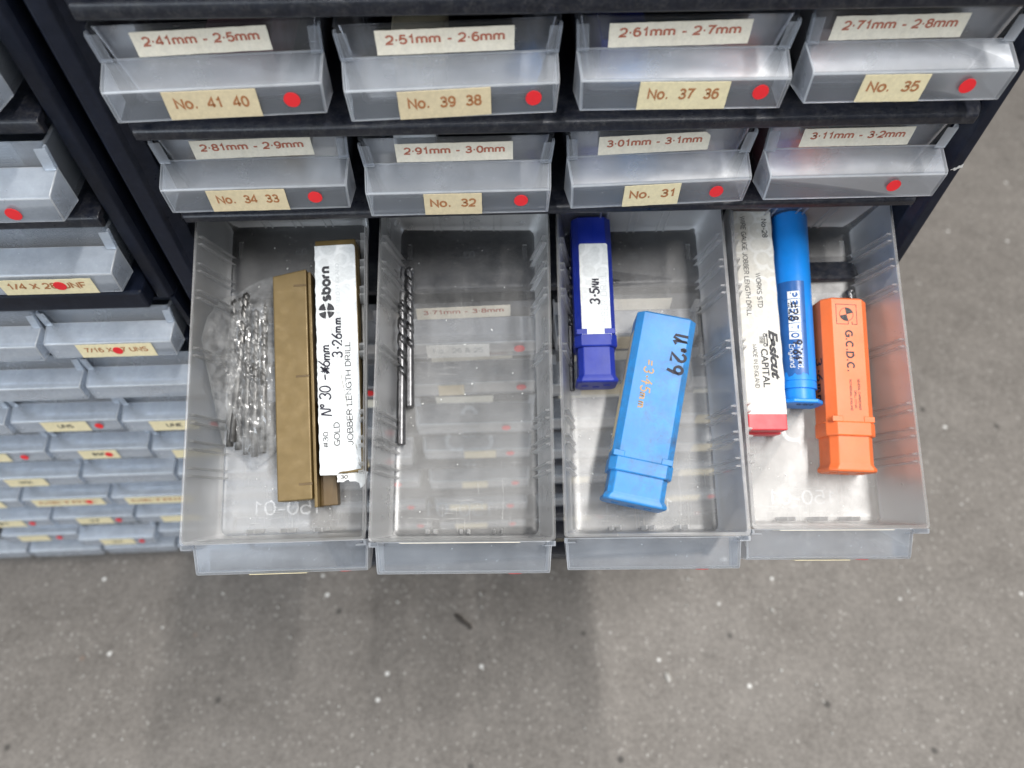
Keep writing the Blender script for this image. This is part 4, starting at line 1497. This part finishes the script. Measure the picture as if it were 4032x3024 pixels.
f0 = cyl(52.5)
lb = obj("film_label", cyl_patch(f0, 0, 40.5, -9.5, 1.9, .06, rag=1.4), 'tubelabel', t, smooth=30)
bms = bmesh.new()
for i, ch in enumerate("PRESTO"):
    pb = cyl_patch(f0, 4.6 + i * 3.55, 4.6 + i * 3.55 + 3.2, -5.2, -.5, .1, 2, 6)
    tmp = bpy.data.meshes.new("tmp")
    pb.to_mesh(tmp)
    pb.free()
    bms.from_mesh(tmp)
    bpy.data.meshes.remove(tmp)
    if ch in "PREO":
        pass
obj("printed_block", bms, 'plainwhite', lb)
for i, ch in enumerate("PRESTO"):
    c0 = 4.6 + i * 3.55 + 1.6
    obj("lettering", text_bm(ch, (lambda a, b, d, c0=c0: f0(c0 + a, b - 2.85, d)), width=2.3, height=3.3, bold=.05, d0=.1, depth=.05), 'tubelabel', lb)
obj("lettering", text_bm("Sheffield,", (lambda a, b, d: f0(32.6 + a, b - 1.3, d)), width=11.5, height=2.2, d0=.06, depth=.05), 'plainwhite', lb)
obj("lettering", text_bm("England", (lambda a, b, d: f0(32.6 + a, b - 4.4, d)), width=10, height=2.2, d0=.06, depth=.05), 'plainwhite', lb)
obj("lettering", hand("#28", (lambda a, b, d: f0(9.5 + a, b - 4.8, d)), 3.6, .62, .2, seed=31, adv=1.1), 'pen', lb)
obj("lettering", hand('9/64"', (lambda a, b, d: f0(25.8 + a, b - 3.6 - a * .06, d)), 3.2, .62, .2, seed=33), 'pen', lb)

# --- red case wrapped in a white label
q, ln = in_drawer(3, -19.8, 38.6, 0, -19.9, 135.3, 0)
t = thing("drill_case", "red flat case wrapped in a pale printed label, left of the blue tube", "drill case", q)
W2, HT = 8.05, 13.6
obj("lower_half", box((-W2, 0, 0), (W2, ln, 6.3)), 'red', t, bevel=.5)
obj("lid", box((-W2, .8, 6.7), (W2, ln - .4, HT)), 'red', t, bevel=.5)
bm = bmesh.new()
prof = [(-W2 - .15, 2), (-W2 - .15, HT - .2), (-W2 + .2, HT + .16), (W2 - .2, HT + .16), (W2 + .15, HT - .2), (W2 + .15, 2)]
y0_, y1_ = 7.4, ln - .3
rg = [[bm.verts.new(Vector((x, y, z)) * S) for x, z in prof] for y in [y0_ + (y1_ - y0_) * i / 24 for i in range(25)]]
rr = random.Random(9)
for row in rg[1:-1]:
    for v in row[4:]:
        v.co.x += rr.uniform(-.15, .25) * S
for i in range(24):
    for j in range(5):
        bm.faces.new((rg[i][j], rg[i][j + 1], rg[i + 1][j + 1], rg[i + 1][j]))
lb = obj("paper_label", bm, 'aged', t, smooth=30)
lp = flat((0, (y0_ + y1_) / 2, HT + .17), (1, 0, 0), (0, 1, 0), (0, 0, 1))
hl = (y1_ - y0_) / 2
obj("lettering", text_bm("WIRE GAUGE JOBBER LENGTH DRILL", dn(lp, -4.3, 19.6), width=45, height=2.2, bold=.012, depth=.04), 'darkink', lb)
obj("lettering", text_bm("No-28", dn(lp, 4.9, 36.6), width=8.6, height=2.4, bold=.02, depth=.04), 'darkink', lb)
obj("lettering", text_bm("WORKS STD", dn(lp, .6, 8.6), width=15.5, height=2.2, bold=.012, depth=.04), 'darkink', lb)
obj("lettering", serif_bm("CAPITAL", dn(lp, .8, -25.2), width=16.5, height=2.9, bold=.025, depth=.04), 'darkink', lb)
obj("lettering", serif_bm("Easicut", dn(lp, 5.0, -19.5), width=21.5, height=3.6, bold=.05, slant=.35, depth=.04), 'darkink', lb)
obj("lettering", text_bm("MADE IN ENGLAND", dn(lp, -3.2, -24.4), width=18.5, height=1.9, bold=.012, depth=.04), 'darkink', lb)
em = bmesh.new()
cap_map = dn(lp, .8, -13.2)


def emq(poly, d=.05):
    em.faces.new([em.verts.new(Vector(cap_map(a, b, d)) * S) for a, b in poly])


emq([(-2.8, 1.2), (2.8, 1.2), (2.8, 1.7), (-2.8, 1.7)])
for cxx in (-2.1, 2.1):
    o_, i_ = arc(cxx, .5, .8, .8, 0, 360, 14), arc(cxx, .5, .4, .4, 0, 360, 14)
    for k in range(14):
        emq([o_[k], o_[k + 1], i_[k + 1], i_[k]])
emq([(-1.4, .2), (1.4, .2), (1.4, .55), (-1.4, .55)])
for k in range(5):
    emq([(-1.45 + k * .62, -1.8), (-1.1 + k * .62, -1.8), (-1.1 + k * .62, 0), (-1.45 + k * .62, 0)])
obj("printed_emblem", em, 'darkink', lb)

# --- bronze case, and the bronze case with the white label
q, ln = in_drawer(0, 3.7, 15.4, 0, -.9, 110, 0)
t = thing("drill_case", "bare bronze plastic case with three dark hinge slots", "drill case", q)
bm = bmesh.new()
hexa8(bm, [(-6.9, 0, .2), (6.7, 0, .2), (6.9, ln, .2), (-6.9, ln - 2.4, .2), (-6.9, 0, 12), (6.7, 0, 12), (6.9, ln, 12), (-6.9, ln - 2.4, 12)])
lid = obj("lid", bm, 'bronze', t, bevel=.5)
obj("lower_half", box((7.1, -3.2, .1), (8.4, ln - 1.0, 10.6)), 'bronze', t, bevel=.3)
obj("tray_edge", box((8.4, -2.8, .1), (15.2, 40, 5.6)), 'bronze_dark', t, bevel=.4)
for i, y in enumerate((6.2, 49.5, ln - 7)):
    bm = bmesh.new()
    hexa(bm, (1.6, y - .45, 11.6), (6.95, y + .5, 12.12))
    obj("hinge_slot", bm, 'bronze_dark', lid, bevel=.15)

q, ln = in_drawer(0, 22.6, 25.4, 5.8, 18.6, 121.4, 5.8)
t = thing("drill_case", "bronze case with worn white label marked N°30 and 3.26mm", "drill case", q)
obj("lid", box((-8.3, 0, 5.2), (8.3, ln, 9.6)), 'bronze', t, bevel=.4)
obj("lower_half", box((-8.1, .3, .1), (8.5, ln - .2, 4.9)), 'bronze', t, bevel=.4)
lp = flat((0, ln / 2, 9.62), (1, 0, 0), (0, 1, 0), (0, 0, 1))
hl = ln / 2
pts = [(-8.5, hl - 2.4)] + ragged([(-8.45, hl - 4), (-8.5, -hl - .4), (-2, -hl - .6), (-1, -hl + .4), (7.4, -hl + 1.2)], .16, 5, 1.3)[:-8] + [(7.6, -hl + 1), (8.0, -hl + 30), (8.0, hl - 4)] + arc(6.6, hl - 3.8, 1.4, 1.4, 0, 90, 5)
lb = obj("paper_label", plate(lp, pts, .03, .24), 'white', t)
tl = obj("torn_flap", plate(flat((3.4, -1.6, 8.6), (1, 0, 0), (0, 1, -.35), (0, .3, 1)), ragged([(-6, -1.4), (2, -1.8), (3.4, -4.6), (5.4, -3.6), (6.4, 1.6), (-5.4, 2.0)], .55, 15, 1.1), 0, .2), 'plainwhite', t)
obj("lettering", text_bm("30", flat((.6, -1.5, 8.8), (1, 0, 0), (0, 1, -.35), (0, .3, 1)), width=2.9, height=1.7, bold=.02, d0=.1, depth=.05), 'darkink', tl)
obj("lettering", text_bm("sborn", up(lp, -4.4, 29.2), width=15.0, height=4.6, bold=.06, d0=.24, depth=.05), 'darkink', lb)
lg = bmesh.new()
om = up(lp, -4.2, 17.8)
for a0, a1 in ((20, 80), (110, 170), (200, 255), (275, 345)):
    w_ = arc(.25 * math.cos(R((a0 + a1) / 2)), .25 * math.sin(R((a0 + a1) / 2)), 3.1, 3.0, a0 - 6, a1 + 6, 8)
    i_ = arc(0, 0, .5, .5, a0, a1, 8)
    for k in range(8):
        lg.faces.new([lg.verts.new(Vector(om(p[0], p[1], .29)) * S) for p in (w_[k], w_[k + 1], i_[k + 1], i_[k])])
obj("printed_emblem", lg, 'darkink', lb)
obj("lettering", text_bm("SHEFFIELD ENGLAND", up(lp, .5, 25.6), width=24, height=1.6, bold=.012, d0=.24, depth=.05), 'greyink', lb)
obj("lettering", text_bm("JOBBER LENGTH DRILL", up(lp, 3.7, -16.5), width=42, height=2.4, bold=.008, d0=.24, depth=.05), 'darkink', lb)
obj("lettering", text_bm("GOLD", up(lp, -1.5, -32.6), width=9.4, height=2.4, bold=.008, d0=.24, depth=.05), 'darkink', lb)
obj("lettering", text_bm("#30", up(lp, -5.9, -34.6), width=6.4, height=2.1, bold=.008, d0=.24, depth=.05), 'darkink', lb)
obj("lettering", hand("No 30 -~6mm", up(lp, -3.4, -25.2), 4.4, .62, .32, seed=41, adv=.86), 'pen', lb)
obj("lettering", hand("3.26mm", up(lp, 1.6, -1.8), 3.9, .66, .32, seed=43, adv=1.0), 'pen', lb)


# ------------------------------------------------------------------ things glimpsed inside closed drawers
def glimpse(label, r, c, a, b, mat, cat="drill case"):
    t = obj("drill_case", box((a[0], a[1], BASEZ + 1.5 + a[2]), (b[0], b[1], BASEZ + 1.5 + b[2])), mat, bevel=.6)
    t.matrix_world = T(c * COLP, 2, -r * ROWP)
    tag(t, label, cat)


glimpse("red case seen blurred through the drawer labelled 3·11mm - 3·2mm", 1, 3, (-27.5, 4.2, 0), (-10, 70, 10), 'red')
glimpse("dark green case seen blurred through the drawer labelled 3·11mm - 3·2mm", 1, 3, (-12, 14, 0), (4, 80, 20), 'green')
glimpse("torn white packet glimpsed over the rim of the drawer labelled 2·91mm - 3·0mm", 1, 1, (-24, 12, 10), (-8, 90, 25.5), 'plainwhite', "packet")
glimpse("pinkish packet glimpsed inside the drawer labelled 2·41mm - 2·5mm", 0, 0, (-6, 4.2, 0), (16, 90, 17), 'pink', "packet")
glimpse("pale packet glimpsed inside the drawer labelled 2·51mm - 2·6mm", 0, 1, (-19, 4.2, 0), (-2, 80, 17), 'tan', "packet")
glimpse("pale packet glimpsed inside the drawer labelled 2·71mm - 2·8mm", 0, 3, (-26, 4.2, 0), (-4, 80, 17), 'beige', "packet")

glimpse("beige packet glimpsed inside the drawer labelled 3·01mm - 3·1mm", 1, 2, (4, 4.2, 0), (24, 70, 12), 'beige', "packet")
glimpse("dark blue case glimpsed inside the drawer labelled 2·61mm - 2·7mm", 0, 2, (-24, 4.2, 0), (-8, 80, 15), 'navy')

# crumbs in the open drawers
rnd = random.Random(77)
cb = bmesh.new()
for k in range(4):
    for i in range(34):
        x, y = rnd.uniform(-26, 26), rnd.uniform(6, 130)
        r = rnd.choice((.12, .15, .18, .25, .3))
        ret = bmesh.ops.create_icosphere(cb, subdivisions=1, radius=r * S)
        e = rnd.uniform(.6, 2.2)
        a = rnd.uniform(0, PI)
        for v in ret['verts']:
            c = Vector((v.co.x * e, v.co.y, v.co.z * .7))
            c = Vector((c.x * math.cos(a) - c.y * math.sin(a), c.x * math.sin(a) + c.y * math.cos(a), c.z))
            v.co = OM[k] @ (c + Vector((x, y, FL + r * .6)) * S)
tag(obj("crumbs", cb, 'plainwhite', smooth=60), "white crumbs and swarf lying in the pulled-out drawers", "crumbs", kind='stuff')
